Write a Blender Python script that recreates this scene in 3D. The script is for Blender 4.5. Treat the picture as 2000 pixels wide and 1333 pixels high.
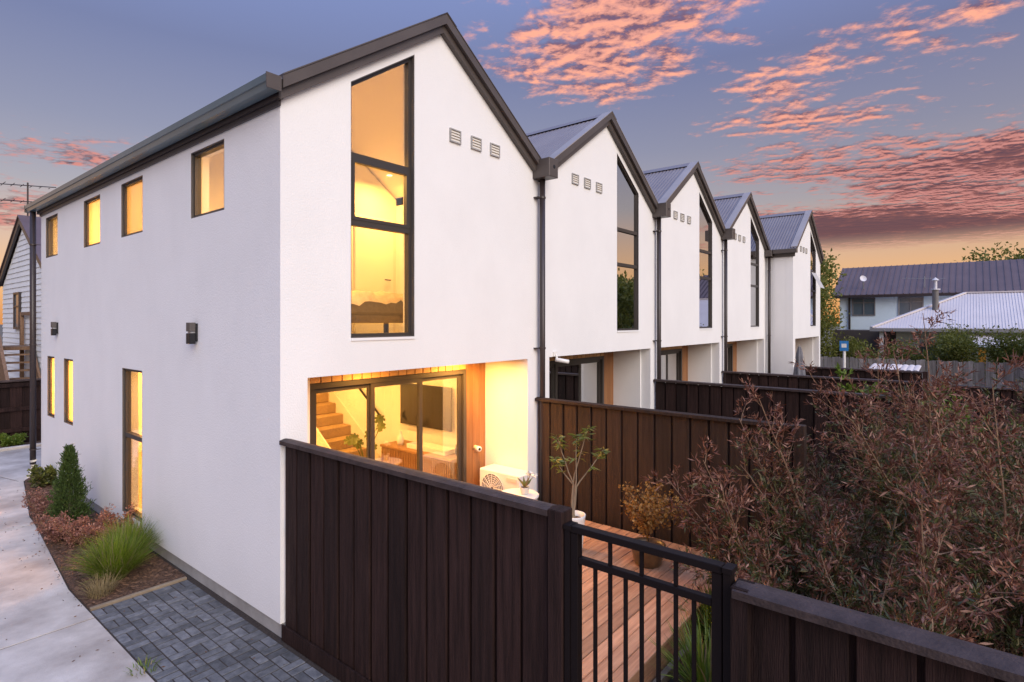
import bpy, bmesh, math, random
import numpy as np
from mathutils import Vector, Matrix
from mathutils.geometry import tessellate_polygon
R = math.radians
rnd = random.Random(7)
S = bpy.context.scene
for o in list(bpy.data.objects): bpy.data.objects.remove(o)
COL = S.collection

# ------------------------------------------------------------------ camera
CAM = Vector((-2.704, -4.964, 2.95))
cd = bpy.data.cameras.new('camera'); cam = bpy.data.objects.new('camera', cd); COL.objects.link(cam)
cam.location = CAM; cam.rotation_euler = (R(90), 0, R(39.1 - 90))
cd.sensor_width = 36; cd.lens = 19.87; cd.shift_y = -0.01975; cd.clip_start = .05; cd.clip_end = 2000
S.camera = cam

# ------------------------------------------------------------------ world: dusk sky with a cloud layer
SUN_AZ = (-0.34, -0.92); SUN_EL = 30
W = bpy.data.worlds.new('World'); S.world = W; W.use_nodes = True
def sky():
    nt = W.node_tree; N = nt.nodes; L = nt.links; N.clear()
    def val(s, x):
        if isinstance(x, (int, float)): s.default_value = x
        elif isinstance(x, tuple): s.default_value = x
        else: L.new(x, s)
    def m(op, a, b=0., c=None, clamp=False):
        n = N.new('ShaderNodeMath'); n.operation = op; n.use_clamp = clamp
        val(n.inputs[0], a); val(n.inputs[1], b)
        if c is not None: val(n.inputs[2], c)
        return n.outputs[0]
    def mixc(f, a, b, mode='MIX'):
        n = N.new('ShaderNodeMix'); n.data_type = 'RGBA'; n.blend_type = mode
        val(n.inputs[0], f); val(n.inputs[6], a); val(n.inputs[7], b); return n.outputs[2]
    def smooth(x, a, b):
        n = N.new('ShaderNodeMapRange'); n.interpolation_type = 'SMOOTHSTEP'
        val(n.inputs[0], x); n.inputs[1].default_value = a; n.inputs[2].default_value = b; return n.outputs[0]
    def noise(x, y, sc, det, rough, dist=0., z=0.):
        c = N.new('ShaderNodeCombineXYZ'); val(c.inputs[0], x); val(c.inputs[1], y); c.inputs[2].default_value = z
        n = N.new('ShaderNodeTexNoise'); L.new(c.outputs[0], n.inputs['Vector'])
        n.inputs['Scale'].default_value = sc; n.inputs['Detail'].default_value = det
        n.inputs['Roughness'].default_value = rough; n.inputs['Distortion'].default_value = dist
        return n.outputs['Fac']
    tc = N.new('ShaderNodeTexCoord'); sp = N.new('ShaderNodeSeparateXYZ'); L.new(tc.outputs['Generated'], sp.inputs[0])
    dx, dy, dz = sp.outputs
    el = m('MAXIMUM', dz, 0.0)
    ramp = N.new('ShaderNodeValToRGB'); L.new(el, ramp.inputs[0]); cr = ramp.color_ramp
    stops = [(0, (.56, .20, .03)), (.06, (.62, .26, .04)), (.12, (.45, .22, .08)), (.19, (.25, .18, .15)),
             (.28, (.165, .135, .165)), (.40, (.105, .10, .185)), (.60, (.18, .235, .49)), (1, (.46, .68, 1.4))]  # last two stops, mostly above the view, brightened to light the side wall
    while len(cr.elements) < len(stops): cr.elements.new(.5)
    for e, (p, c) in zip(cr.elements, stops): e.position = p; e.color = (*c, 1)
    ns = N.new('ShaderNodeTexSky'); ns.sky_type = 'NISHITA'; ns.sun_disc = False
    ns.sun_elevation = R(SUN_EL); ns.sun_rotation = math.atan2(SUN_AZ[0], SUN_AZ[1]); ns.dust_density = 2
    base = mixc(1.0, ramp.outputs[0], mixc(1.0, ns.outputs[0], (.040, .040, .042, 1), 'MULTIPLY'), 'ADD')
    inv = m('DIVIDE', 1.0, m('MAXIMUM', m('ADD', dz, .015), .03))
    px, py = m('MULTIPLY', dx, inv), m('MULTIPLY', dy, inv)
    # radial (away from us) and lateral coordinates of the layer
    ca, sa = math.cos(R(25)), math.sin(R(25))
    u = m('ADD', m('MULTIPLY', px, ca), m('MULTIPLY', py, sa))
    v = m('SUBTRACT', m('MULTIPLY', py, ca), m('MULTIPLY', px, sa))
    def blob(cx, cy, ru, rv, amp):
        a = m('POWER', m('DIVIDE', m('SUBTRACT', u, cx), ru), 2.); b = m('POWER', m('DIVIDE', m('SUBTRACT', v, cy), rv), 2.)
        return m('MULTIPLY', m('EXPONENT', m('MULTIPLY', m('ADD', a, b), -1.)), amp)
    def uv(x, y): return x * ca + y * sa, y * ca - x * sa
    cov = m('MULTIPLY', m('SUBTRACT', noise(px, py, .30, 2, .5, z=3.1), .5), .55)
    for (x, y), ru, rv, amp in [((1.72, 1.06), .42, .5, .295), ((1.55, .72), .22, .25, .17), ((2.15, 1.25), .3, .3, .2), ((2.9, .62), .45, .6, .20), ((3.9, .75), .8, 1.2, .26), ((4.4, -.4), .8, 1.0, .27), ((6.6, .6), 1.6, 3.8, .50),
                                ((2.45, .62), .2, .2, .2), ((2.3, .05), .3, .35, .22), ((1.0, 3.9), .8, .6, .16), ((1.2, 6.5), 1.2, 1.6, .3), ((.95, 1.02), .16, .2, .16), ((1.35, 1.9), .25, .2, .1)]:
        cu, cv = uv(x, y); cov = m('ADD', cov, blob(cu, cv, ru, rv, amp))
    # streak the far layer sideways, keep the near one flocculent
    def dens(ou, ov):
        uu, vv = m('ADD', u, ou), m('ADD', v, ov)
        n1 = noise(uu, m('MULTIPLY', vv, .8), 9.5, 8, .63, .15)
        n2 = noise(uu, m('MULTIPLY', vv, .5), 2.3, 4, .55, .3, 7.)
        return m('ADD', m('MULTIPLY', n1, .55), m('MULTIPLY', n2, .45))
    d0, d1 = dens(0, 0), dens(.035, -.012)
    raw = m('ADD', d0, m('SUBTRACT', cov, .70))
    alpha = m('MULTIPLY', smooth(raw, -.03, .13), smooth(dz, .095, .135))
    lit = m('ADD', m('MULTIPLY', m('SUBTRACT', d0, d1), 8.5), .46, clamp=True)
    thick = smooth(raw, .12, .34)
    low = smooth(dz, .36, .20)
    lit = m('MULTIPLY', lit, m('SUBTRACT', 1., m('MULTIPLY', thick, m('ADD', .25, m('MULTIPLY', low, .68)))))
    dark = mixc(low, (.17, .095, .155, 1), (.10, .045, .062, 1))
    bright = mixc(low, (1.1, .43, .21, 1), (.56, .165, .105, 1))
    mid = mixc(lit, dark, bright)
    pink = mixc(m('MULTIPLY', smooth(lit, .25, .6), .35), mid, (.75, .36, .36, 1))
    col = mixc(m('MULTIPLY', alpha, .93), base, pink)
    bg = N.new('ShaderNodeBackground'); L.new(col, bg.inputs[0]); bg.inputs[1].default_value = .565
    out = N.new('ShaderNodeOutputWorld'); L.new(bg.outputs[0], out.inputs[0])
sky()
sl = bpy.data.lights.new('sun', 'SUN'); sl.energy = 1.3; sl.angle = R(50); sl.color = (1, .895, .80)
so = bpy.data.objects.new('sun', sl); COL.objects.link(so)
sd = Vector((SUN_AZ[0], SUN_AZ[1], 0)).normalized() * math.cos(R(SUN_EL)) + Vector((0, 0, math.sin(R(SUN_EL))))
so.rotation_euler = sd.to_track_quat('Z', 'Y').to_euler(); so.location = (0, -20, 20)
S.view_settings.view_transform = 'Standard'; S.view_settings.look = 'None'
S.view_settings.exposure = 1.06; S.view_settings.gamma = 1
S.render.engine = 'CYCLES'

# ------------------------------------------------------------------ materials
def mat(name, c1, c2=None, scale=6, rough=.7, bump=0., bscale=None, rand=0., metal=0., spec=.5, stretch=(1, 1, 1), detail=5, isl=0., c3=None, coat=0., trans=None, rvar=0.):
    M = bpy.data.materials.new(name); M.use_nodes = True; nt = M.node_tree; N = nt.nodes; L = nt.links
    b = N['Principled BSDF']; b.inputs['Roughness'].default_value = rough; b.inputs['Metallic'].default_value = metal
    b.inputs['Specular IOR Level'].default_value = spec
    if coat: b.inputs['Coat Weight'].default_value = coat
    tc = N.new('ShaderNodeTexCoord'); mp = N.new('ShaderNodeMapping'); L.new(tc.outputs['Object'], mp.inputs[0]); mp.inputs['Scale'].default_value = stretch
    oi = N.new('ShaderNodeObjectInfo')
    vec = mp.outputs[0]
    if rand or isl:
        ad = N.new('ShaderNodeVectorMath'); ad.operation = 'MULTIPLY_ADD'
        cb = N.new('ShaderNodeCombineXYZ')
        for k in range(3): L.new(oi.outputs['Random'], cb.inputs[k])
        L.new(cb.outputs[0], ad.inputs[0]); ad.inputs[1].default_value = (37, 53, 71); L.new(vec, ad.inputs[2]); vec = ad.outputs[0]
    col = None
    if c2:
        n = N.new('ShaderNodeTexNoise'); L.new(vec, n.inputs['Vector']); n.inputs['Scale'].default_value = scale; n.inputs['Detail'].default_value = detail; n.inputs['Roughness'].default_value = .62
        rp = N.new('ShaderNodeValToRGB'); L.new(n.outputs['Fac'], rp.inputs[0])
        e = rp.color_ramp.elements; e[0].position = .33; e[1].position = .67; e[0].color = (*c1, 1); e[1].color = (*c2, 1)
        col = rp.outputs[0]
        if rvar:
            r2 = N.new('ShaderNodeMapRange'); L.new(n.outputs['Fac'], r2.inputs[0]); r2.inputs[1].default_value = .3; r2.inputs[2].default_value = .7
            r2.inputs[3].default_value = rough - rvar; r2.inputs[4].default_value = rough + rvar; L.new(r2.outputs[0], b.inputs['Roughness'])
    if isl:
        g = N.new('ShaderNodeNewGeometry'); rp2 = N.new('ShaderNodeValToRGB'); L.new(g.outputs['Random Per Island'], rp2.inputs[0])
        e = rp2.color_ramp.elements; e[0].color = (*c1, 1); e[1].color = (*(c2 or c1), 1)
        if c3: k = e.new(.78); k.color = (*(c2 or c1), 1); e[2].color = (*c3, 1)
        if col:
            mx = N.new('ShaderNodeMix'); mx.data_type = 'RGBA'; mx.inputs[0].default_value = isl; L.new(col, mx.inputs[6]); L.new(rp2.outputs[0], mx.inputs[7]); col = mx.outputs[2]
        else: col = rp2.outputs[0]
    if rand:
        mr = N.new('ShaderNodeMapRange'); L.new(oi.outputs['Random'], mr.inputs[0]); mr.inputs[3].default_value = 1 - rand; mr.inputs[4].default_value = 1 + rand
        mx = N.new('ShaderNodeVectorMath'); mx.operation = 'SCALE'
        if col: L.new(col, mx.inputs[0])
        else: mx.inputs[0].default_value = c1
        L.new(mr.outputs[0], mx.inputs['Scale']); col = mx.outputs[0]
    if col: L.new(col, b.inputs['Base Color'])
    else: b.inputs['Base Color'].default_value = (*c1, 1)
    if bump:
        n2 = N.new('ShaderNodeTexNoise'); L.new(vec, n2.inputs['Vector']); n2.inputs['Scale'].default_value = bscale or scale * 4; n2.inputs['Detail'].default_value = 4
        bp = N.new('ShaderNodeBump'); bp.inputs['Strength'].default_value = bump; bp.inputs['Distance'].default_value = .02
        L.new(n2.outputs['Fac'], bp.inputs['Height']); L.new(bp.outputs[0], b.inputs['Normal'])
    if trans:
        out = N['Material Output']; t = N.new('ShaderNodeBsdfTranslucent')
        if col: L.new(col, t.inputs[0])
        else: t.inputs[0].default_value = (*c1, 1)
        ms = N.new('ShaderNodeMixShader'); ms.inputs[0].default_value = trans; L.new(b.outputs[0], ms.inputs[1]); L.new(t.outputs[0], ms.inputs[2]); L.new(ms.outputs[0], out.inputs[0])
    return M
def glass(name, tint, f0, frosted=False, rough=0.):
    M = bpy.data.materials.new(name); M.use_nodes = True; nt = M.node_tree; N = nt.nodes; L = nt.links; N.clear()
    out = N.new('ShaderNodeOutputMaterial'); ms = N.new('ShaderNodeMixShader'); lw = N.new('ShaderNodeLayerWeight'); lw.inputs[0].default_value = .5
    p = N.new('ShaderNodeMath'); p.operation = 'POWER'; L.new(lw.outputs['Facing'], p.inputs[0]); p.inputs[1].default_value = 4.5
    q = N.new('ShaderNodeMath'); q.operation = 'MULTIPLY_ADD'; L.new(p.outputs[0], q.inputs[0]); q.inputs[1].default_value = 1 - f0; q.inputs[2].default_value = f0
    g = N.new('ShaderNodeBsdfGlossy'); g.inputs['Roughness'].default_value = rough
    if frosted:
        t0 = N.new('ShaderNodeBsdfTranslucent'); t0.inputs[0].default_value = (*tint, 1)
        t1 = N.new('ShaderNodeBsdfTransparent'); t1.inputs[0].default_value = (*tint, 1)
        t = N.new('ShaderNodeMixShader'); t.inputs[0].default_value = .6; L.new(t0.outputs[0], t.inputs[1]); L.new(t1.outputs[0], t.inputs[2])
    else:
        t = N.new('ShaderNodeBsdfTransparent'); t.inputs[0].default_value = (*tint, 1)
    L.new(q.outputs[0], ms.inputs[0]); L.new(t.outputs[0], ms.inputs[1]); L.new(g.outputs[0], ms.inputs[2]); L.new(ms.outputs[0], out.inputs[0])
    return M
def emit(name, c, s):
    M = bpy.data.materials.new(name); M.use_nodes = True; nt = M.node_tree; nt.nodes.clear()
    e = nt.nodes.new('ShaderNodeEmission'); e.inputs[0].default_value = (*c, 1); e.inputs[1].default_value = s
    o = nt.nodes.new('ShaderNodeOutputMaterial'); nt.links.new(e.outputs[0], o.inputs[0]); return M
MT = dict(
    stucco=mat('stucco', (.785, .78, .775), (.825, .82, .815), 1.2, .85, .25, 70, detail=10, stretch=(1.2, 1.2, .8)),
    plinth=mat('plinth_concrete', (.30, .29, .28), (.42, .41, .40), 3, .9, .3, 60),
    trim=mat('dark_metal', (.07, .057, .052), (.09, .075, .068), 2, .42, spec=.5),
    gutter=mat('gutter_metal', (.075, .115, .135), (.10, .14, .16), 2, .3, spec=.6),
    pipe=mat('downpipe_metal', (.035, .026, .026), rough=.38),
    frame=mat('window_aluminium', (.045, .038, .034), rough=.4),
    roof=mat('roof_steel', (.16, .14, .155), (.20, .18, .19), 1.5, .45, spec=.5),
    verge=mat('lit_flashing', (.27, .24, .23), (.33, .30, .29), 2, .4),  # far verges: light on their edges put into a paler base colour
    liner=mat('reveal_liner', (.085, .075, .07), rough=.5),
    vent=mat('vent_plastic', (.66, .62, .55), rough=.6),
    cedar=mat('cedar', (.22, .09, .032), (.30, .135, .05), 3, .5, .2, 20, rand=.15, stretch=(6, 6, .5)),
    soffit=mat('soffit_board', (.46, .26, .11), (.55, .33, .15), 4, .55, .1, 20, rand=.15),
    fence=mat('stained_timber', (.014, .0064, .0054), (.037, .0185, .0158), 3, .75, .6, 22, rand=.38, stretch=(9, 9, .55), spec=.2),
    cap=mat('stained_capping', (.026, .014, .012), (.060, .038, .034), 3, .65, .35, 22, rand=.15, stretch=(3, 3, 3), spec=.5),
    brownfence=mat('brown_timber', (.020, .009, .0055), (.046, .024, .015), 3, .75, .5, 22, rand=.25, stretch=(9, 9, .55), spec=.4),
    gate=mat('gate_steel', (.009, .0055, .0055), rough=.6, spec=.15),
    deck=mat('deck_timber', (.37, .18, .095), (.57, .32, .185), 3, .5, .3, 20, rand=.26, stretch=(.7, 10, 10)),
    weather=mat('weathered_timber', (.16, .145, .13), (.30, .28, .265), 3, .85, .4, 22, rand=.3, stretch=(8, 8, .6)),
    concrete=mat('drive_concrete', (.35, .305, .27), (.62, .57, .52), 1.7, .75, .2, 80, detail=10, rand=.04, rvar=.1),
    paver=mat('paver_concrete', (.075, .078, .085), (.16, .163, .172), 14, .75, .4, 90, rand=.35),
    joint=mat('joint_sand', (.025, .018, .015), (.06, .045, .036), 60, .95, .4, 120),
    mulch=mat('bark_mulch', (.035, .018, .012), (.16, .085, .05), 45, .95, 1., 60, detail=8),
    chip=mat('bark_chip', (.06, .03, .018), (.20, .11, .065), 8, .9, isl=.8),
    earth=mat('earth', (.09, .08, .06), (.16, .14, .11), .8, .95, .3, 9),
    edging=mat('pine_edging', (.19, .145, .10), (.27, .215, .15), 5, .8, .2, 30),
    plaster=mat('interior_plaster', (.74, .70, .63), rough=.9),
    carpet=mat('carpet', (.33, .22, .12), (.44, .30, .17), 60, 1., .5, 200),
    floor=mat('oak_floor', (.36, .23, .12), (.46, .31, .17), 3, .5, stretch=(1, 8, 1)),
    white=mat('white_enamel', (.78, .77, .74), rough=.35),
    black=mat('black_plastic', (.012, .012, .013), rough=.2),
    tv=mat('tv_screen', (.008, .007, .007), rough=.12),
    walnut=mat('slat_timber', (.24, .12, .05), (.34, .18, .08), 5, .5, stretch=(6, 6, .6)),
    linen=mat('bed_linen', (.50, .40, .27), (.62, .52, .38), 12, .95, .6, 18),
    blanket=mat('dark_blanket', (.055, .042, .03), (.09, .07, .05), 12, .95, .5, 30),
    glass=glass('clear_glass', (.95, .96, .95), .14), frosted=glass('frosted_glass', (.88, .82, .72), .05, True, .15),
    dglass=glass('tinted_glass', (.25, .27, .27), .92),
    curtain=mat('curtain', (.55, .53, .50), (.64, .62, .59), 8, .9), blind=mat('blind_slat', (.50, .50, .50), rough=.5),
    lens=emit('lamp_lens', (1, .72, .38), 6.), terracotta=mat('brown_glaze', (.10, .055, .025), (.20, .12, .05), 7, .3),
    soil=mat('potting_soil', (.05, .03, .02), (.10, .06, .04), 50, .95, .6, 90),
    stem=mat('stem_bark', (.17, .10, .06), (.27, .17, .10), 20, .8, .3, 60), bark=mat('tree_bark', (.09, .07, .05), (.18, .14, .10), 9, .9, .6, 30),
    purple=mat('purple_leaf', (.085, .026, .016), (.24, .11, .075), 2.2, .5, isl=.72, c3=(.52, .31, .22), spec=.3, trans=.2),
    olive=mat('olive_leaf', (.036, .044, .012), (.10, .11, .034), 2.2, .45, isl=.7, c3=(.25, .20, .11), trans=.25),
    conifer=mat('conifer_leaf', (.028, .058, .012), (.075, .125, .022), 6, .7, isl=.6, c3=(.07, .11, .02), trans=.15),
    copper=mat('copper_leaf', (.11, .04, .035), (.34, .16, .12), 6, .6, isl=.7, c3=(.58, .36, .28), trans=.2),
    tussock=mat('tussock_blade', (.075, .125, .008), (.21, .29, .02), 3, .5, isl=.75, c3=(.30, .31, .06), trans=.3),
    straw=mat('straw_blade', (.25, .19, .09), (.38, .30, .16), 3, .7, isl=.7, trans=.3),
    lime=mat('fresh_leaf', (.075, .13, .012), (.16, .24, .03), 4, .5, isl=.7, c3=(.30, .36, .06), trans=.3),
    tree=mat('tree_leaf', (.10, .12, .018), (.22, .23, .04), 1.0, .6, isl=.6, c3=(.36, .33, .08), trans=.4),
    pot_leaf=mat('potted_leaf', (.06, .09, .015), (.16, .19, .04), 4, .45, isl=.7, c3=(.30, .24, .07), trans=.25),
    amber=mat('amber_leaf', (.22, .10, .02), (.42, .22, .05), 6, .6, isl=.7, c3=(.52, .32, .10), trans=.25),
    wboard=mat('weatherboard', (.72, .75, .77), (.78, .81, .83), 2, .7), bwall=mat('pale_render', (.66, .78, .80), (.72, .83, .85), 1, .8),
    broof=mat('dark_roof', (.095, .06, .058), (.125, .082, .08), .8, .5), proof=mat('pale_roof', (.62, .56, .545), (.69, .63, .61), .8, .55),
    brown=mat('rail_timber', (.14, .08, .045), (.24, .14, .08), 4, .7, .3, 20, stretch=(6, 6, .6)), orange=mat('painted_post', (.62, .27, .03), rough=.6),
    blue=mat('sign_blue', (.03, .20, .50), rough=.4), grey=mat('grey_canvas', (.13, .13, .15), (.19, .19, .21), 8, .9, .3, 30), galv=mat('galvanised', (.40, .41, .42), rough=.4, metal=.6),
    bglass=mat('far_glass', (.10, .13, .15), rough=.12, spec=.8), tilew=mat('satellite_white', (.62, .60, .62), rough=.5))

# ------------------------------------------------------------------ mesh helpers
class MB:
    def __init__(s): s.v = []; s.f = []; s.sm = False
    def add(s, vs, fs):
        n = len(s.v); s.v += [tuple(p) for p in vs]; s.f += [tuple(i + n for i in f) for f in fs]; return s
    def box(s, x0, x1, y0, y1, z0, z1):
        return s.add([(x0, y0, z0), (x1, y0, z0), (x1, y1, z0), (x0, y1, z0), (x0, y0, z1), (x1, y0, z1), (x1, y1, z1), (x0, y1, z1)],
                     [(3, 2, 1, 0), (4, 5, 6, 7), (0, 1, 5, 4), (1, 2, 6, 5), (2, 3, 7, 6), (3, 0, 4, 7)])
    def bar(s, a, b, w, h, up=(0, 0, 1)):
        a, b = Vector(a), Vector(b); d = (b - a).normalized(); u = Vector(up); x = d.cross(u).normalized(); y = x.cross(d)
        q = [(-w/2, -h/2), (w/2, -h/2), (w/2, h/2), (-w/2, h/2)]
        vs = [p + x*i + y*j for p in (a, b) for i, j in q]
        return s.add(vs, [(3, 2, 1, 0), (4, 5, 6, 7), (0, 1, 5, 4), (1, 2, 6, 5), (2, 3, 7, 6), (3, 0, 4, 7)])
    def tube(s, pts, r, n=8, r2=None, caps=True):
        pts = [Vector(p) for p in pts]; k = len(pts); vs = []
        for i, p in enumerate(pts):
            d = (pts[min(i+1, k-1)] - pts[max(i-1, 0)]).normalized(); u = Vector((0, 0, 1)) if abs(d.z) < .95 else Vector((1, 0, 0))
            x = d.cross(u).normalized(); y = x.cross(d); rr = r + ((r2 if r2 is not None else r) - r) * i / max(k-1, 1)
            vs += [p + (x*math.cos(t) + y*math.sin(t))*rr for t in [2*math.pi*j/n for j in range(n)]]
        fs = [(i*n+j, i*n+(j+1) % n, (i+1)*n+(j+1) % n, (i+1)*n+j) for i in range(k-1) for j in range(n)]
        if caps: fs += [tuple(range(n-1, -1, -1)), tuple(range((k-1)*n, k*n))]
        return s.add(vs, fs)
    def lathe(s, prof, c=(0, 0, 0), n=24):
        vs = [(c[0]+r*math.cos(2*math.pi*j/n), c[1]+r*math.sin(2*math.pi*j/n), c[2]+z) for r, z in prof for j in range(n)]
        return s.add(vs, [(i*n+j, i*n+(j+1) % n, (i+1)*n+(j+1) % n, (i+1)*n+j) for i in range(len(prof)-1) for j in range(n)])
    def plate(s, loops, fn, t):
        """flat polygon with holes, thickness t; fn(a, b, depth) -> xyz"""
        tris = tessellate_polygon([[Vector((a, b, 0)) for a, b in l] for l in loops])
        flat = [p for l in loops for p in l]; n = len(flat)
        vs = [fn(a, b, 0) for a, b in flat] + [fn(a, b, t) for a, b in flat]; fs = []
        for q in tris: fs += [tuple(q), tuple(i + n for i in reversed(q))]
        o = 0
        for l in loops:
            k = len(l); fs += [(o+i, o+(i+1) % k, o+(i+1) % k+n, o+i+n) for i in range(k)]; o += k
        return s.add(vs, fs)
    def mesh(s, name, mt, off=(0, 0, 0), smooth=False, bevel=0., fix=True):
        me = bpy.data.meshes.new(name); ox, oy, oz = off
        me.from_pydata([(x-ox, y-oy, z-oz) for x, y, z in s.v], [], s.f)
        if fix or bevel:
            bm = bmesh.new(); bm.from_mesh(me); bmesh.ops.recalc_face_normals(bm, faces=bm.faces)
            if bevel: bmesh.ops.bevel(bm, geom=bm.edges[:], offset=bevel, segments=1, affect='EDGES', profile=.5)
            bm.to_mesh(me); bm.free()
        if smooth: me.polygons.foreach_set('use_smooth', [True]*len(me.polygons))
        me.materials.append(mt if not isinstance(mt, str) else MT[mt]); return me
    def build(s, name, mt, parent=None, **k):
        return link(name, s.mesh(name, mt, wl(parent), **k), parent)
WL = {}
def wl(o): return WL.get(o.name, (0, 0, 0)) if o else (0, 0, 0)
def link(name, me, parent=None, loc=(0, 0, 0), rot=None):
    o = bpy.data.objects.new(name, me); COL.objects.link(o); o.location = loc
    if rot: o.rotation_euler = rot
    if parent: o.parent = parent
    WL[o.name] = tuple(a + b for a, b in zip(wl(parent), loc)); return o
def thing(name, label, cat, loc=(0, 0, 0), group=None, rz=0):
    o = link(name, None, None, loc); o['label'] = label; o['category'] = cat; o.rotation_euler.z = rz; o.empty_display_size = .2
    if group: o['group'] = group
    return o
def tag(o, label=None, cat=None, group=None, kind=None):
    for k, v in (('label', label), ('category', cat), ('group', group), ('kind', kind)):
        if v: o[k] = v
    return o
def at(me, name, parent, w, rot=None):   # shared mesh, world position w
    p = wl(parent); return link(name, me, parent, tuple(a-b for a, b in zip(w, p)), rot)
def B(*a): return MB().box(*a)
def inset(poly, w):
    n = len(poly); out = []
    A = sum(poly[i][0]*poly[(i+1) % n][1]-poly[(i+1) % n][0]*poly[i][1] for i in range(n)); sg = 1 if A > 0 else -1
    for i in range(n):
        p0, p1, p2 = (Vector(poly[k]) for k in ((i-1) % n, i, (i+1) % n))
        d1 = (p1-p0).normalized(); d2 = (p2-p1).normalized(); n1 = Vector((-d1.y, d1.x))*sg; n2 = Vector((-d2.y, d2.x))*sg
        b = (n1+n2); b = b/(b.length_squared) * 2 * w
        b = b * 1.0; out.append(tuple(p1 + (n1+n2)*(w/(1+n1.dot(n2)))))
    return out
def window(parent, poly, fn, depth, transoms=(), gm='glass', fw=.05, name='window', sash=(), panes=True):
    """polygon with vertical sides: a = along wall, b = z"""
    o = MB().plate([poly, inset(poly, fw)], lambda a, b, d: fn(a, b, depth+d), .07).build(name, 'frame', parent)
    MB().plate([inset(poly, .0015), inset(poly, .010)], lambda a, b, d: fn(a, b, .004+d), depth-.006).build('reveal_liner', 'liner', o)
    inn = inset(poly, fw); xs = [p[0] for p in inn]; x0, x1 = min(xs), max(xs)
    zt = sorted(transoms); cuts = [-99] + list(zt) + [99]
    for z in zt:
        MB().plate([[(x0-.004, z-.03), (x1+.004, z-.03), (x1+.004, z+.03), (x0-.004, z+.03)]], lambda a, b, d: fn(a, b, depth-.006+d), .07).build('transom', 'frame', o)
    for k in range(len(cuts)-1):
        lo, hi = cuts[k]+.03, cuts[k+1]-.03
        pl = clipz(clipz(inn, lo, True), hi, False)
        if len(pl) < 3: continue
        if k in sash:
            MB().plate([pl, inset(pl, .035)], lambda a, b, d: fn(a, b, depth-.012+d), .05).build('sash', 'frame', o); pl = inset(pl, .03)
        if panes: MB().plate([pl], lambda a, b, d: fn(a, b, depth+.03+d), .006).build('pane', gm, o)
    return o
def clipz(pl, z, above):
    out = []; n = len(pl); ins = lambda p: (p[1] >= z) if above else (p[1] <= z)
    for i in range(n):
        a, b = pl[i], pl[(i+1) % n]
        if ins(a): out.append(a)
        if ins(a) != ins(b):
            t = (z-a[1])/(b[1]-a[1]); out.append((a[0]+(b[0]-a[0])*t, z))
    return out
def lamp(parent, loc, power, size=.12, col=(1, .47, .095), spot=None):
    """a recessed downlight: rim, glowing lens and its light, hanging just under the ceiling"""
    x, y, z = loc
    MB().lathe([(.03, .0), (.055, .0), (.055, -.012), (.045, -.012)], (x, y, z), 16).build('downlight_rim', 'white', parent)
    MB().lathe([(.001, -.004), (.045, -.004)], (x, y, z), 16).build('downlight_lens', 'lens', parent)
    l = bpy.data.lights.new('downlight', 'AREA'); l.shape = 'DISK'; l.size = size; l.energy = power; l.color = col
    o = bpy.data.objects.new('downlight_light', l); COL.objects.link(o); o.parent = parent
    p = wl(parent); o.location = (x-p[0], y-p[1], z-.03-p[2])
fy = lambda y0: (lambda a, b, d: (a, y0+d, b))
fx = lambda x0: (lambda a, b, d: (x0+d, a, b))

# ------------------------------------------------------------------ ground and setting
gm_ = MB(); gm_.add([(-400, -400, -.06), (600, -400, -.06), (600, 600, -.06), (-400, 600, -.06)], [(0, 1, 2, 3)])
tag(gm_.build('ground', 'earth'), kind='structure')
drive = tag(B(-12, 3, -14, 12.05, -.055, -.007).build('driveway', 'joint'), kind='structure')
def slab(pts, z0=-.03, z1=0.):
    b = MB(); b.plate([pts], lambda a, c, d: (a, c, z1-d), z1-z0); b.build('concrete_slab', 'concrete', drive, bevel=.002)
j = .009
BED = [(-.28, 8.60), (-.67, 6.02), (-.93, 2.73), (-.94, 2.02)]
slab([(-5.2, -12), (-.96, -12), (-.96, 1.80-j), (-5.2, 1.80-j)])
slab([(-5.2, 1.80+j), (-.96, 1.80+j), (-.96, 2.73), (-.70, 5.60-j), (-5.2, 5.60-j)])
slab([(-5.2, 5.60+j), (-.70, 5.60+j), (-.685, 6.02), (-.30, 8.58), (-.37, 8.62), (-1.15, 12), (-5.2, 12)])
slab([(-1.15+2*j, 12), (-.37+2*j, 8.635), (-.30+j, 8.595), (-.0, 9.0), (2.9, 9.0), (2.9, 12)])
for k in range(3): slab([(-11.9, -12+8*k+j), (-5.2-2*j, -12+8*k+j), (-5.2-2*j, -4+8*k-j), (-11.9, -4+8*k-j)])
tag(B(-4, 3, 12.05, 12.17, -.05, .06).build('kerb', 'concrete', bevel=.01), kind='structure')
tag(B(-4, 3, 12.17, 12.7, -.05, .02).build('garden_soil', 'mulch'), kind='structure')
bed = MB(); bed.plate([[(-.28, 8.58), (-.672, 6.02), (-.945, 2.73), (-.945, 2.035), (-.02, 2.035), (-.02, 8.9), (-.1, 8.9)]], lambda a, c, d: (a, c, .012-d), .06)
bed = tag(bed.build('planting_bed', 'mulch'), kind='structure')
tag(B(-.945, -.035, 1.985, 2.03, -.04, .022).build('timber_edging', 'edging', bevel=.004), kind='structure')
pav = tag(B(-.955, -.032, -7, 1.98, -.05, -.0045).build('paved_path', 'joint'), kind='structure')
c = .1835; pm = B(-.0865, .0865, -.0405, .0405, -.04, .0).mesh('paver', 'paver', bevel=.003)
r2 = random.Random(3)
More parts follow.
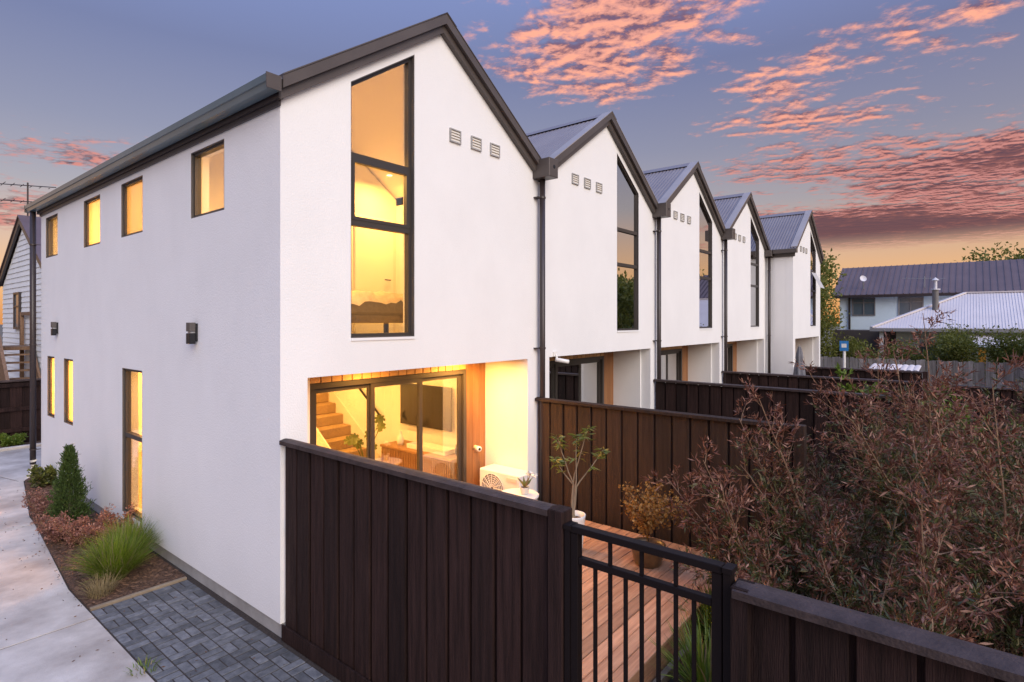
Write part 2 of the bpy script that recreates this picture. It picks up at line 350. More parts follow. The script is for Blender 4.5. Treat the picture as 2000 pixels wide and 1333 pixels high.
for jj in range(30):
    for ii in range(5):
        cx, cy = -.949 + c*(ii+.5), 1.975 - c*(jj+.5)
        for s_ in (-1, 1):
            tl = (r2.uniform(-.008, .008), r2.uniform(-.008, .008))
            if (ii+jj) % 2: at(pm, 'paver', pav, (cx, cy+s_*c/4, r2.uniform(-.0015, .002)), (tl[0], tl[1], r2.uniform(-.01, .01)))
            else: at(pm, 'paver', pav, (cx+s_*c/4, cy, r2.uniform(-.0015, .002)), (tl[0], tl[1], R(90)+r2.uniform(-.01, .01)))
yard = MB(); yard.plate([[(.09, -9), (60, -9), (60, .7), (.09, .7)]], lambda a, b, d: (a, b, -.012-d), .04)
tag(yard.build('yard_soil', 'mulch'), kind='structure')

# ------------------------------------------------------------------ townhouses
SL = .69; APX = [2.03+3.98*i for i in range(5)]; BX = [0, 4.02, 8.0, 11.98, 15.96, 19.94]; DEP = 8.83; ZW = 5.0; FLR = .2
LAB = ['white rendered townhouse nearest the camera with lit windows and open side wall', 'white gabled townhouse second in the row with security camera under overhang',
       'white gabled townhouse third in the row with pale curtain behind window', 'white gabled townhouse fourth in the row with slatted blind in window',
       'farthest white gabled townhouse standing forward of the row with tilted open sash']
def corrugated(x0, z0, x1, z1, ya, yb, pitch=.085, h=.017):
    b = MB(); n = int((yb-ya)/(pitch/4)); prof = [0, .8, 1., .8] ; dx, dz = x1-x0, z1-z0; l = math.hypot(dx, dz); nx, nz = -dz/l, dx/l
    if nz < 0: nx, nz = -nx, -nz
    for i in range(n+1):
        y = ya + (yb-ya)*i/n; hh = h*prof[i % 4]
        b.v += [(x0+nx*hh, y, z0+nz*hh), (x1+nx*hh, y, z1+nz*hh)]
    b.f = [(2*i, 2*i+1, 2*i+3, 2*i+2) for i in range(n)]; return b
def townhouse(i):
    x0, x1, xc = BX[i], BX[i+1], APX[i]; yf = -.77 if i == 4 else 0.
    h = thing('townhouse', LAB[i], 'house', (xc, 4, 0), 'townhouses in the gabled row')
    za = ZW + SL*(xc-x0); zb = za - SL*(x1-xc)
    sgn = -1 if i == 0 else 1
    wa, wb = xc+sgn*.40, xc+sgn*1.26
    top = lambda x: za - SL*abs(x-xc) - .115
    wpoly = [(wa, 2.77), (wb, 2.77), (wb, top(wb)), (wa, top(wa))]
    e = .003
    rl, rr = x0+.28, x0+3.76
    outer = [(x0+e, .14), (rl, .14), (rl, 2.4), (rr, 2.4), (rr, .14), (x1-e, .14), (x1-e, zb), (xc, za), (x0+e, ZW)]
    MB().plate([outer, wpoly], fy(yf), .2).build('front_wall', 'stucco', h)
    # side walls, back, wing walls, floors
    if i == 0:
        ws = [(1.14, 1.98, 4.12, 4.87), (3.5, 4.33, 4.12, 4.87), (5.27, 6.1, 4.12, 4.87), (7.66, 8.48, 4.12, 4.87), (3.52, 4.29, .28, 2.29), (6.71, 7.26, 1.19, 2.30), (7.87, 8.37, 1.19, 2.30)]
        holes = [[(a, c_), (b, c_), (b, d), (a, d)] for a, b, c_, d in ws]
        MB().plate([[(.2, .14), (DEP, .14), (DEP, ZW-.005), (.2, ZW-.005)]] + holes, fx(.0+e), .2).build('side_wall', 'stucco', h)
        for k, hp in enumerate(holes):
            window(h, hp, fx(0), .032, transoms=((1.36,) if k == 4 else ()), gm=('frosted' if k in (1, 2, 5, 6) else 'glass'), fw=.036)
        B(.03, .2, .004, DEP-.03, -.05, .137).build('plinth', 'plinth', h)
        B(.2005, .27, .012, .2, -.05, .137).build('plinth', 'plinth', h)
    else:
        B(x0+e, x0+.2, yf+.2+e, DEP, -.05, ZW-.005).build('side_wall', 'stucco', h)
    B(x1-.2, x1-e, yf+.2+e, DEP, -.05, ZW-.005).build('side_wall', 'stucco', h)
    B(x1-.26+e, x1-.2-e, yf+.2+e, yf+.95, .0, 2.399).build('wing_wall', 'stucco', h)
    B(x1-.257, x1-e, yf+.02, yf+.2, -.05, .139).build('plinth', 'plinth', h)
    MB().plate([[(x0+.2, -.05), (x1-.2, -.05), (x1-.2, zb+.1), (xc, za-.03), (x0+.2, ZW+.1)]], fy(DEP-.2), .197).build('back_wall', 'stucco', h)
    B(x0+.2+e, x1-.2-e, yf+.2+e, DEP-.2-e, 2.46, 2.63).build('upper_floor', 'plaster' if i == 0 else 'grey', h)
    B(x0+.2+e, x1-.26-e, yf+.8, DEP-.2-e, .0, FLR).build('ground_slab', 'floor', h)
    # soffit boards over the recess
    sm_ = B(-.066, .066, -.30, .298, 0, .02).mesh('soffit_board', 'soffit', bevel=.003)
    k = 0
    while rl+.02+.136*(k+.5) < rr-.05:
        at(sm_, 'soffit_board', h, (rl+.02+.136*(k+.5), yf+.505, 2.395)); k += 1
    # door wall
    dl, dr, yd = x0+.79, x0+3.33, yf+.80
    B(x0+.2+e, dl, yd, yd+.1, 0, 2.38).build('door_side_wall', 'stucco', h)
    cm = B(-.068, .068, 0, .03, 0, 2.37).mesh('cedar_board', 'cedar', bevel=.004)
    for q in range(3): at(cm, 'cedar_board', h, (dr+.075+.14*q, yd+.01, .02))
    B(dr, x1-.2, yd+.045, yd+.14, 0, 2.45).build('door_side_wall', 'plaster', h)
    B(x0+.2+e, dr, yd+.03, yd+.1, 2.237, 2.379).build('door_head', 'plaster', h)
    hm = B(-.064, .064, 0, .025, 2.240, 2.378).mesh('head_board', 'soffit', bevel=.003)
    for q in range(18): at(hm, 'head_board', h, (dl+.07+.141*q, yd+.004, 0))
    d = MB().plate([[(dl, .1), (dr, .1), (dr, 2.235), (dl, 2.235)], [(dl+.06, .22), (dr-.06, .22), (dr-.06, 2.175), (dl+.06, 2.175)]], fy(yd+.002), .1).build('sliding_door', 'frame', h)
    wdt = (dr-dl-.12)/3
    for q in range(3):
        a, b = dl+.06+wdt*q-.02*(q > 0), dl+.06+wdt*(q+1)+.02*(q < 2); yy = yd+(.015 if q == 1 else .055)
        pl = [(a, .225), (b, .225), (b, 2.173), (a, 2.173)]
        st = MB().plate([pl, inset(pl, .055)], fy(yy), .035).build('door_panel', 'frame', d)
        MB().plate([inset(pl, .05)], fy(yy+.015), .006).build('pane', 'glass' if i == 0 else 'dglass', st)
    # big front window
    zs = [4.68, 3.98] if i == 0 else [4.62, 3.98]
    window(h, wpoly, fy(yf), .055 if i == 0 else .022, zs, 'glass' if i == 0 else 'dglass', sash=(1,) if i == 0 else (), fw=.045 if i == 0 else .034)
    MB().plate([[(min(wa, wb)-.0, 2.742), (max(wa, wb)+.0, 2.742), (max(wa, wb), 2.768), (min(wa, wb), 2.768)]], fy(yf-.012), .07).build('window_sill', 'stucco', h)
    # roof
    zt = lambda x: za+.175 - SL*abs(x-xc)
    rf = corrugated(xc, zt(xc), x0-(.06 if i in (0, 4) else 0), zt(x0-(.06 if i in (0, 4) else 0)), yf-.10, DEP+.1).build('roof', 'roof', h)
    corrugated(xc, zt(xc), x1, zt(x1), yf-.10, DEP+.1).build('roof_slope', 'roof', rf)
    MB().add([(xc-.16, yf-.13, zt(xc)-.065), (xc, yf-.13, zt(xc)+.045), (xc+.16, yf-.13, zt(xc)-.065), (xc-.16, DEP+.1, zt(xc)-.065), (xc, DEP+.1, zt(xc)+.045), (xc+.16, DEP+.1, zt(xc)-.065)],
             [(0, 1, 4, 3), (1, 2, 5, 4)]).build('ridge_cap', 'roof', rf)
    # raked ceiling under the roof
    for sx in (-1, 1):
        xe = x0+.2 if sx < 0 else x1-.2
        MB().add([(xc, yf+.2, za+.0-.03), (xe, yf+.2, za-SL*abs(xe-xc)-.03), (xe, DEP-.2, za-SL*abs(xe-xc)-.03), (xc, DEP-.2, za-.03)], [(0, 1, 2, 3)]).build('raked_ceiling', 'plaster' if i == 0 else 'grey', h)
    # barge boards: upper flashing proud of the lower board
    for sx in (-1, 1):
        xe = (x0-.03 if i in (0, 4) else x0) if sx < 0 else x1
        xa = xc
        up = [(xa, zt(xa)+.03), (xe, zt(xe)+.03), (xe, zt(xe)-.085), (xa, zt(xa)-.085)]
        lo = [(xa, zt(xa)-.087), (xe, zt(xe)-.087), (xe, zt(xe)-.178), (xa, zt(xa)-.178)]
        bb = MB().plate([up], fy(yf-.115), .085).build('barge_board', 'trim', h)
        MB().plate([lo], fy(yf-.065), .06).build('barge_lower_board', 'trim', bb)
        tp = [(xa, yf-.122), (xe, yf-.122), (xe, yf+.06), (xa, yf+.06)]
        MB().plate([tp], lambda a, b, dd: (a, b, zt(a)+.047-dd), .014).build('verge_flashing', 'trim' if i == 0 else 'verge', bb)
    # vents
    for q in (.25, .63, 1.0):
        vx = xc - sgn*q
        vo = MB().plate([[(vx-.095, 5.15), (vx+.095, 5.15), (vx+.095, 5.315), (vx-.095, 5.315)], [(vx-.08, 5.165), (vx+.08, 5.165), (vx+.08, 5.30), (vx-.08, 5.30)]], fy(yf-.022), .021).build('wall_vent', 'plinth', h)
        for w in range(4):
            zz = 5.167+.034*w
            MB().add([(vx-.08, yf-.020, zz), (vx+.08, yf-.020, zz), (vx+.08, yf-.004, zz+.031), (vx-.08, yf-.004, zz+.031), (vx-.08, yf-.003, zz), (vx+.08, yf-.003, zz)],
                     [(0, 1, 2, 3), (0, 1, 5, 4)]).build('louvre', 'vent', vo)
    # rain head and downpipe at the left boundary of houses 2..5
    if i > 0:
        xb = x0; xr = xb+.0; yw = 0.
        if i < 4:
            rh = B(xr-.14, xr+.08, -.30, .05, 5.02, 5.29).build('rain_head', 'trim', h, bevel=.006)
            MB().tube([(xr-.02, -.303, 5.17), (xr-.02, -.299, 5.17)], .028, 14).build('overflow_hole', 'black', rh)
            dp = MB().tube([(xr-.02, -.09, 5.03), (xr-.02, -.09, .05)], .042, 14).build('downpipe', 'pipe', h, smooth=True)
            zz = (4.75, 2.55)
            for z in zz: MB().tube([(xr-.02, -.09, z-.015), (xr-.02, -.09, z+.015)], .05, 12).box(xr-.12, xr-.02, -.085, -.0, z-.008, z+.008).build('pipe_bracket', 'pipe', dp)
        else:
            rh = B(xr-.22, xr-.02, -.22, -.02, 4.93, 5.12).build('rain_head', 'trim', h, bevel=.006)
            dp = MB().tube([(xr-.10, -.12, 4.95), (xr-.10, -.12, .05)], .042, 14).build('downpipe', 'pipe', h, smooth=True)
            for z in (4.5, 2.5): MB().tube([(xr-.10, -.12, z-.015), (xr-.10, -.12, z+.015)], .05, 12).box(xr-.10, xr, -.125, -.115, z-.008, z+.008).build('pipe_bracket', 'pipe', dp)
            g = MB().box(xr-.17, xr-.035, yf-.14, -.23, 5.0, 5.13).build('eave_gutter', 'trim', h, bevel=.01)
            B(xr-.034, xr-.0, yf-.06, 0, 4.9, 5.10).build('fascia', 'trim', h)
    else:
        # eave gutter and downpipe along the open side
        prof = [(-.045, 5.15), (-.06, 5.03), (-.155, 5.035), (-.165, 5.09), (-.178, 5.095), (-.185, 5.155), (-.165, 5.155), (-.15, 5.05), (-.07, 5.05), (-.06, 5.15)]
        MB().plate([prof], lambda a, b, dd: (a, -.10+dd, b), 9.25).build('eave_gutter', 'gutter', h)
        for yy in (-.112, 9.151): MB().plate([[(-.045, 5.03), (-.185, 5.03), (-.188, 5.165), (-.045, 5.165)]], fy(yy), .011).build('gutter_stop_end', 'trim', h)
        B(-.043, .0, -.06, DEP+.1, 4.985, 5.17).build('fascia', 'pipe', h)
        B(-.022, -.001, -.02, DEP, 4.935, 4.984).build('soffit_trim', 'pipe', h)
        dp = MB().tube([(-.10, 8.93, 5.06), (-.10, 8.93, .22)], .048, 14).build('downpipe', 'pipe', h, smooth=True)
        MB().tube([(-.10, 8.93, .3), (-.10, 8.93, .04), (-.16, 8.80, -.02)], .062, 14).build('drain_collar', 'vent', dp, smooth=True)
        for z in (4.4, 2.5, .5): MB().tube([(-.10, 8.93, z-.012), (-.10, 8.93, z+.012)], .055, 12).box(-.10, 0.06, 8.85, 8.86, z-.006, z+.006).build('pipe_bracket', 'pipe', dp)
    return h
H = [townhouse(i) for i in range(5)]

# ---- interior of the near house
h = H[0]
MB().plate([[(.2, 2.63), (3.82, 2.63), (3.82, 5.1), (2.03, 6.36), (.2, 5.1)]], fy(3.0), .1).build('partition_wall', 'plaster', h)
bd = B(2.93, 3.72, 2.955, 2.998, 2.64, 4.72).build('bedroom_door', 'white', h, bevel=.004)
MB().tube([(3.63, 2.955, 3.66), (3.63, 2.92, 3.66), (3.50, 2.91, 3.66)], .011, 8).build('door_handle', 'black', bd)
MB().plate([[(.2, 2.63), (3.0, 2.63), (3.0, 5.68), (2.03, 6.36), (.2, 5.1)]], fy(5.0), .08).build('partition_wall', 'plaster', h)
for p, w in (((3.19, 2.4, 5.33), 44), ((.95, 1.3, 5.0), 44), ((1.5, 4.1, 5.3), 45), ((1.0, 5.9, 5.0), 60), ((1.2, 7.8, 5.1), 55),
             ((1.5, 2.0, 2.45), 25), ((2.9, 2.2, 2.45), 25), ((1.4, 4.3, 2.45), 25), ((2.9, 4.2, 2.45), 25), ((.9, 7.0, 2.45), 95), ((.9, 8.1, 2.45), 95), ((.8, 4.0, 2.45), 24)): lamp(h, p, w)
lamp(h, (3.05, .45, 2.392), 30, .3); lamp(h, (1.5, .45, 2.392), 12, .3)
st = MB().box(2.93, 2.99, 3.5, 6.6, FLR, FLR+.1).build('staircase', 'white', h)
step = B(-.40, .40, 0, .262, -.19, 0).mesh('stair_step', 'carpet', bevel=.015)
for k in range(12): at(step, 'stair_step', st, (3.395, 3.55+.25*k, FLR+.187*(k+1)))
for xx in (2.965, 3.80):
    MB().plate([[(3.4, FLR+.02), (3.62, FLR+.02), (6.6, FLR+2.24), (6.6, FLR+2.55), (3.4, FLR+.28)]], fx(xx-.02), .03).build('stringer', 'white', st)
hr = MB().tube([(3.76, 3.35, FLR+1.0), (3.76, 6.4, FLR+3.2)], .02, 8).build('handrail', 'black', st)
tvo = thing('television', 'wide black flat television on the lit living room wall', 'television', (3.78, 2.16, 1.5))
B(3.735, 3.775, 1.54, 2.79, 1.16, 1.87).build('casing', 'black', tvo, bevel=.004); B(3.731, 3.7349, 1.552, 2.778, 1.175, 1.858).build('screen', 'tv', tvo)
B(3.776, 3.819, 1.9, 2.4, 1.35, 1.65).build('wall_mount', 'black', tvo)
sb = thing('sideboard', 'long timber sideboard with vertical slat front below the television', 'sideboard', (3.55, 1.95, FLR))
B(3.34, 3.80, 1.12, 2.78, FLR+.08, FLR+.62).build('cabinet', 'walnut', sb); B(3.31, 3.81, 1.09, 2.81, FLR+.621, FLR+.66).build('top', 'walnut', sb, bevel=.004)
slm = B(-.012, .012, -.012, .012, 0, .53).mesh('slat', 'walnut')
for k in range(40): at(slm, 'slat', sb, (3.326, 1.14+.0415*k, FLR+.085))
for yy in (1.2, 2.7): B(3.4, 3.74, yy-.03, yy+.03, FLR, FLR+.081).build('leg', 'black', sb)
tr = thing('white_tray', 'shallow white tray lying on the slatted sideboard', 'tray', (3.55, 1.9, FLR+.66))
MB().plate([[(3.42, 1.35), (3.68, 1.35), (3.68, 2.25), (3.42, 2.25)], [(3.44, 1.37), (3.66, 1.37), (3.66, 2.23), (3.44, 2.23)]], lambda a, b, d: (a, b, FLR+.662+d), .07).build('rim', 'white', tr, bevel=.004)
B(3.43, 3.67, 1.36, 2.24, FLR+.661, FLR+.68).build('base', 'white', tr)
def vase(x, y, z, s, m_, lab, nm='vase'):
    t = thing(nm, lab, 'vase', (x, y, z))
    MB().lathe([(0.001, 0), (.04*s, 0), (.055*s, .06*s), (.045*s, .13*s), (.02*s, .17*s), (.025*s, .21*s)], (x, y, z), 16).build('body', m_, t, smooth=True)
    MB().lathe([(.025*s, .21*s), (.029*s, .215*s), (.02*s, .218*s), (.015*s, .19*s)], (x, y, z), 16).build('lip', m_, t, smooth=True)
vase(3.5, 2.5, FLR+.661, 1.1, 'white', 'small white vase at the left end of the sideboard'); vase(3.6, 1.22, FLR+.661, 1.2, 'black', 'dark bottle shaped vase at right end of the sideboard')
# bed upstairs
bdo = thing('bed', 'bed with rumpled cover seen through tall bedroom window', 'bed', (2.4, 1.8, 2.63))
B(1.25, 3.3, 1.1, 2.6, 2.92, 3.02).build('base', 'blanket', bdo, bevel=.01)
for xx in (1.35, 3.2):
    for yy in (1.2, 2.5): B(xx-.03, xx+.03, yy-.03, yy+.03, 2.63, 2.921).build('leg', 'black', bdo)
B(1.28, 3.28, 1.12, 2.58, 3.021, 3.26).build('mattress', 'blanket', bdo, bevel=.04)
q = MB(); n = 26
for a in range(n):
    for b in range(n):
        x = 1.22+2.1*a/(n-1); y = 1.06+1.58*b/(n-1); ed = min(a, b, n-1-a, n-1-b)
        q.v.append((x, y, (3.285 if ed > 0 else 3.16)+rnd.uniform(0, .05)+.03*math.sin(a*1.1+b*.7)))
q.f = [(a*n+b, (a+1)*n+b, (a+1)*n+b+1, a*n+b+1) for a in range(n-1) for b in range(n-1)]
q.build('cover', 'linen', bdo, smooth=True)
wr = thing('clothes_rack', 'dark clothes hanging on a rail beside the bedroom door', 'clothes rack', (3.6, 1.6, 2.63))
for yy in (1.15, 2.25): MB().tube([(3.55, yy, 2.63), (3.55, yy, 4.45)], .014, 8).build('post', 'black', wr)
MB().tube([(3.55, 1.15, 4.45), (3.55, 2.25, 4.45)], .014, 8).build('rail', 'black', wr)
for k in range(8):
    yy = 1.3+.115*k; gw = rnd.uniform(.16, .2); zl = rnd.uniform(3.4, 3.75)
    B(3.55-gw, 3.55+gw, yy-.018, yy+.018, zl, 4.38).build('garment', ('blanket', 'grey', 'linen')[k % 3], wr, bevel=.012)

# curtains, blinds, room behind glass of the other houses
for i, nm in ((2, 'curtain'), (3, 'blind')):
    xc = APX[i]; wa, wb = xc+.42, xc+1.24
    if nm == 'curtain':
        q = MB(); n = 60
        for k in range(n+1): x = wa+(wb-wa)*.62*k/n; y = .25+.025*math.sin(k*1.3); q.v += [(x, y, 2.8), (x, y, 4.0)]
        q.f = [(2*k, 2*k+2, 2*k+3, 2*k+1) for k in range(n)]; q.build('curtain', 'curtain', H[i], smooth=True)
    else:
        bm_ = MB().add([(-.39, -.012, -.008), (.39, -.012, -.008), (.39, .012, .008), (-.39, .012, .008)], [(0, 1, 2, 3)]).mesh('blind_slat', 'blind')
        for k in range(62): at(bm_, 'blind_slat', H[i], ((wa+wb)/2, .185, 2.83+.04*k))
for i in (2, 3):
    q = MB(); n = 40
    for k in range(n+1): x = BX[i]+.95+.9*k/n; y = 1.02+.03*math.sin(k*1.2); q.v += [(x, y, .25), (x, y, 2.25)]
    q.f = [(2*k, 2*k+2, 2*k+3, 2*k+1) for k in range(n)]; q.build('curtain', 'curtain', H[i], smooth=True)
# tilted open sash on house 5
x5 = APX[4]; a_, b_ = x5+.46, x5+1.2
sw = MB().plate([[(a_, 0), (b_, 0), (b_, -.58), (a_, -.58)], [(a_+.04, -.04), (b_-.04, -.04), (b_-.04, -.54), (a_+.04, -.54)]], lambda a, b, d: (a, -.77-.02+b*-.0+(-.45*(-b)), 4.59+b*.9-d*.3), .03).build('open_sash', 'blind', H[4])
MB().plate([[(a_+.04, -.04), (b_-.04, -.04), (b_-.04, -.54), (a_+.04, -.54)]], lambda a, b, d: (a, -.795+(.45*b), 4.585+b*.9-d), .005).build('pane', 'blind', sw)

# wall lights on the side wall
for yy, lab in ((1.84, 'black box wall light between near upper window and paving'), (7.66, 'black box wall light near the far end of the side wall')):
    t = thing('wall_light', lab, 'wall light', (0, yy, 2.8), 'black wall lights on the side wall')
    B(-.02, .002, yy-.05, yy+.05, 2.72, 2.92).build('back_plate', 'black', t); B(-.085, -.021, yy-.05, yy+.05, 2.69, 2.81).build('lower_body', 'black', t, bevel=.004); B(-.085, -.021, yy-.05, yy+.05, 2.83, 2.93).build('upper_body', 'liner', t, bevel=.004)
    B(-.07, -.021, yy-.035, yy+.035, 2.811, 2.829).build('slot', 'galv', t)
# security camera
t = thing('security_camera', 'small white bullet security camera under second townhouse overhang', 'camera', (4.5, .02, 2.42))
MB().tube([(4.42, -.03, 2.36), (4.52, -.14, 2.33), (4.56, -.18, 2.32)], .032, 12).build('housing', 'white', t, smooth=True)
MB().tube([(4.44, -.02, 2.44), (4.44, -.05, 2.37)], .014, 8).build('bracket', 'white', t); MB().tube([(4.56, -.18, 2.32), (4.565, -.185, 2.319)], .024, 12).build('lens', 'black', t)
B(4.39, 4.49, -.02, -.0, 2.405, 2.48).build('mount', 'white', t)

# ------------------------------------------------------------------ deck
dk = thing('timber_deck', 'reddish timber deck behind the dark gate and fence', 'deck', (2, -1, 0))
dm = B(-1.77, 1.77, -.066, .066, -.03, 0).mesh('deck_board', 'deck', bevel=.004)
for k in range(27): at(dm, 'deck_board', dk, (2.10+r2.uniform(-.004, .004), -2.90+.138*k, .25+r2.uniform(-.0015, .0015)))
fb = B(-1.76, 1.76, -.012, .012, 0, .105).mesh('fascia_board', 'deck', bevel=.003)
for z in (.005, .114): at(fb, 'fascia_board', dk, (2.10, -2.945, z))
for k in range(4): B(.5+1.05*k, .59+1.05*k, -2.93, .75, -.01, .219).build('bearer', 'fence', dk)
tag(B(.35, 3.85, -3.035, -2.985, -.012, .07).build('timber_edging', 'edging', bevel=.004), kind='structure')

# ------------------------------------------------------------------ fences
def fence(lab, x, ya, yb, ztop, side, m_='fence', n=None, z0=.0, post=True, grp='dark stained board fences', capw=.115):
    t = thing('board_fence', lab, 'fence', (x, (ya+yb)/2, 0), grp)
    L_ = abs(ya-yb); n = n or max(2, round(L_/.225)); w = L_/n
    bm1 = B(-.011, .011, -w/2+.0135, w/2-.0135, z0, ztop-.05).mesh('fence_board', m_, bevel=.003)
    for k in range(n):
        at(bm1, 'fence_board', t, (x+(.006 if k % 2 else 0)*side, max(ya, yb)-w*(k+.5), 0), (0, 0, rnd.uniform(-.012, .012)))
    B(x-side*.013-.001, x-side*.013+.001, min(ya, yb)+.01, max(ya, yb)-.01, z0, ztop-.06).build('backing', m_, t)
    for z in (.35, 1.0, ztop-.22):
        B(x-side*.016-(.045 if side > 0 else 0), x-side*.016+(0 if side > 0 else .045), min(ya, yb), max(ya, yb), z-.045, z+.045).build('rail', m_, t)
    MB().plate([[(x-capw/2, ztop-.048), (x+capw/2, ztop-.048), (x+capw/2, ztop-.012), (x+.01, ztop), (x-.01, ztop), (x-capw/2, ztop-.012)]], lambda a, b, d: (a, min(ya, yb)-.01+d, b), L_+.02).build('capping', 'cap' if m_ == 'fence' else m_, t)
    if post:
        yp = min(ya, yb); B(x-.055, x+.055, yp-.115, yp-.012, -.05, ztop-.003).build('end_post', m_, t, bevel=.005)
    return t
f1 = fence('tall dark board fence running from the near house corner to the gate', .045, -.02, -3.03, 1.855, -1, n=14)
B(.004, .022, -3.03, -.02, 0.0, .14).build('base_board', 'fence', f1)
f1b = fence('dark board fence at the lower right with wide flat capping', .02, -4.12, -8.5, 1.725, -1, post=False, capw=.15)
B(-.04, .08, -4.175, -4.10, -.05, 1.72).build('end_post', 'fence', f1b)
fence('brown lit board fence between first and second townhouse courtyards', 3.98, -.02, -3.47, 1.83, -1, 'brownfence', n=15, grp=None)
fence('dark board fence between second and third townhouse courtyards', 7.95, -.02, -4.0, 1.78, -1)
fence('dark board fence between third and fourth townhouse courtyards', 11.93, -.02, -4.0, 1.67, -1)
fence('dark board fence in front of the farthest townhouse', 15.90, -.9, -3.95, 1.60, -1)
fence('low dark fence behind the purple shrubs beside the far courtyard', 16.3, -4.2, -12, 1.25, -1)
fence('low dark fence right of the third courtyard behind purple shrubs', 9.6, -5.0, -8.5, 1.25, -1)
# gate
g = thing('metal_gate', 'black steel bar gate between two dark board fences', 'gate', (.03, -3.6, 0))
for y in (-3.215, -4.02): B(.005, .055, y-.025, y+.025, .1, 1.745).build('stile', 'gate', g, bevel=.003)
B(.0, .06, -4.0449, -3.19, 1.747, 1.785).build('top_rail', 'gate', g, bevel=.003); B(.01, .05, -3.994, -3.241, 1.575, 1.613).build('rail', 'gate', g, bevel=.003); B(.01, .05, -3.994, -3.241, .14, .18).build('rail', 'gate', g, bevel=.003)
for k in range(7):
    y = -3.34-.0935*k; B(.021, .039, y-.009, y+.009, .181, 1.574).build('bar', 'gate', g)
    if k % 2: B(.021, .039, y-.009, y+.009, 1.614, 1.746).build('bar', 'gate', g)
for y in (-3.172, -4.07):
    p = B(.0, .06, y-.018, y+.018, -.05, 1.76).build('hinge_post', 'gate', g); B(-.01, .07, y-.028, y+.02, 1.761, 1.785).build('post_cap', 'gate', p)

# ------------------------------------------------------------------ heat pump, table, small courtyard things
t = thing('heat_pump', 'white outdoor heat pump unit against the lit recess wall', 'heat pump', (3.57, .25, .25))
B(3.41, 3.735, -.13, .62, .29, .80).build('casing', 'white', t, bevel=.012)
for yy in (.0, .5): B(3.45, 3.70, yy-.03, yy+.03, .25, .291).build('foot', 'black', t)
MB().tube([(3.409, .36, .55), (3.4, .36, .55)], .205, 28).build('fan_opening', 'grey', t)
gr = MB()
for k in range(7): gr.tube([(3.397, .36+.03*(k+1)*math.cos(a), .55+.03*(k+1)*math.sin(a)) for a in [2*math.pi*j/24 for j in range(25)]], .004, 5)
for k in range(16):
    a = 2*math.pi*k/16; gr.tube([(3.394, .36+.03*math.cos(a), .55+.03*math.sin(a)), (3.394, .36+.21*math.cos(a+.35), .55+.21*math.sin(a+.35))], .004, 5)
gr.build('fan_grille', 'white', t)
B(3.402, 3.4095, -.08, .1, .70, .75).build('badge', 'vent', t)
t = thing('round_table', 'small white round table beside the heat pump', 'table', (2.92, -.50, .25))
MB().lathe([(.001, .47), (.25, .47), (.26, .48), (.26, .495), (.25, .50), (.001, .50)], (2.92, -.50, .25), 36).build('tabletop', 'white', t, smooth=False)
MB().lathe([(.02, .0), (.16, .0), (.16, .015), (.025, .03), (.02, .469)], (2.92, -.50, .25), 20).build('pedestal', 'white', t)
t = thing('doorbell_camera', 'small white sensor on the cedar boards beside sliding door', 'sensor', (3.52, .78, 1.05))
MB().tube([(3.52, .81, 1.05), (3.50, .72, 1.05), (3.49, .69, 1.05)], .04, 14).build('housing', 'white', t, smooth=True); MB().tube([(3.489, .689, 1.05), (3.487, .684, 1.05)], .02, 10).build('lens', 'black', t)

# ------------------------------------------------------------------ plants
class Leaves:
    def __init__(s): s.P = []; s.D = []; s.L = []; s.Wd = []
    def add(s, p, d, l, w): s.P.append(p); s.D.append(d); s.L.append(l); s.Wd.append(w)
    def mesh(s, name, mt, off, seed=0, fold=.25, curl=.15):
        rs = np.random.RandomState(seed); P = np.concatenate([np.atleast_2d(x) for x in s.P]); D = np.concatenate([np.atleast_2d(x) for x in s.D])
        n = len(P); L_ = np.concatenate([np.broadcast_to(l, np.atleast_2d(p).shape[:1]) for l, p in zip(s.L, s.P)]); W_ = np.concatenate([np.broadcast_to(w, np.atleast_2d(p).shape[:1]) for w, p in zip(s.Wd, s.P)])
        D = D/np.linalg.norm(D, axis=1)[:, None]; U = rs.normal(size=(n, 3)); X = np.cross(D, U); X /= np.linalg.norm(X, axis=1)[:, None]; Z = np.cross(X, D)
        l = L_[:, None]; w = W_[:, None]
        v = np.stack([P, P+D*l*.45+X*w/2+Z*w*fold, P+D*l+Z*l*curl*rs.uniform(-1, 1, (n, 1)), P+D*l*.45-X*w/2+Z*w*fold], 1).reshape(-1, 3) - np.array(off)
        me = bpy.data.meshes.new(name); me.vertices.add(4*n); me.vertices.foreach_set('co', v.astype(np.float32).ravel())
        me.loops.add(4*n); me.loops.foreach_set('vertex_index', np.arange(4*n, dtype=np.int32)); me.polygons.add(n)
        me.polygons.foreach_set('loop_start', np.arange(0, 4*n, 4, dtype=np.int32)); me.polygons.foreach_set('loop_total', np.full(n, 4, dtype=np.int32))
        me.update(calc_edges=True); me.materials.append(MT[mt]); return me
    def build(s, name, mt, parent, **k):
        o = link(name, s.mesh(name, mt, wl(parent), **k), parent); o['kind'] = 'stuff'; return o
def norm(v): return v/np.linalg.norm(v)
def curve(rs, p, d, l, n, wob=.12, grav=0.):
    pts = [p]; d = norm(d)
    for k in range(n):
        d = norm(d + rs.normal(size=3)*wob + np.array([0, 0, grav])); pts.append(pts[-1]+d*l/n)
    return pts
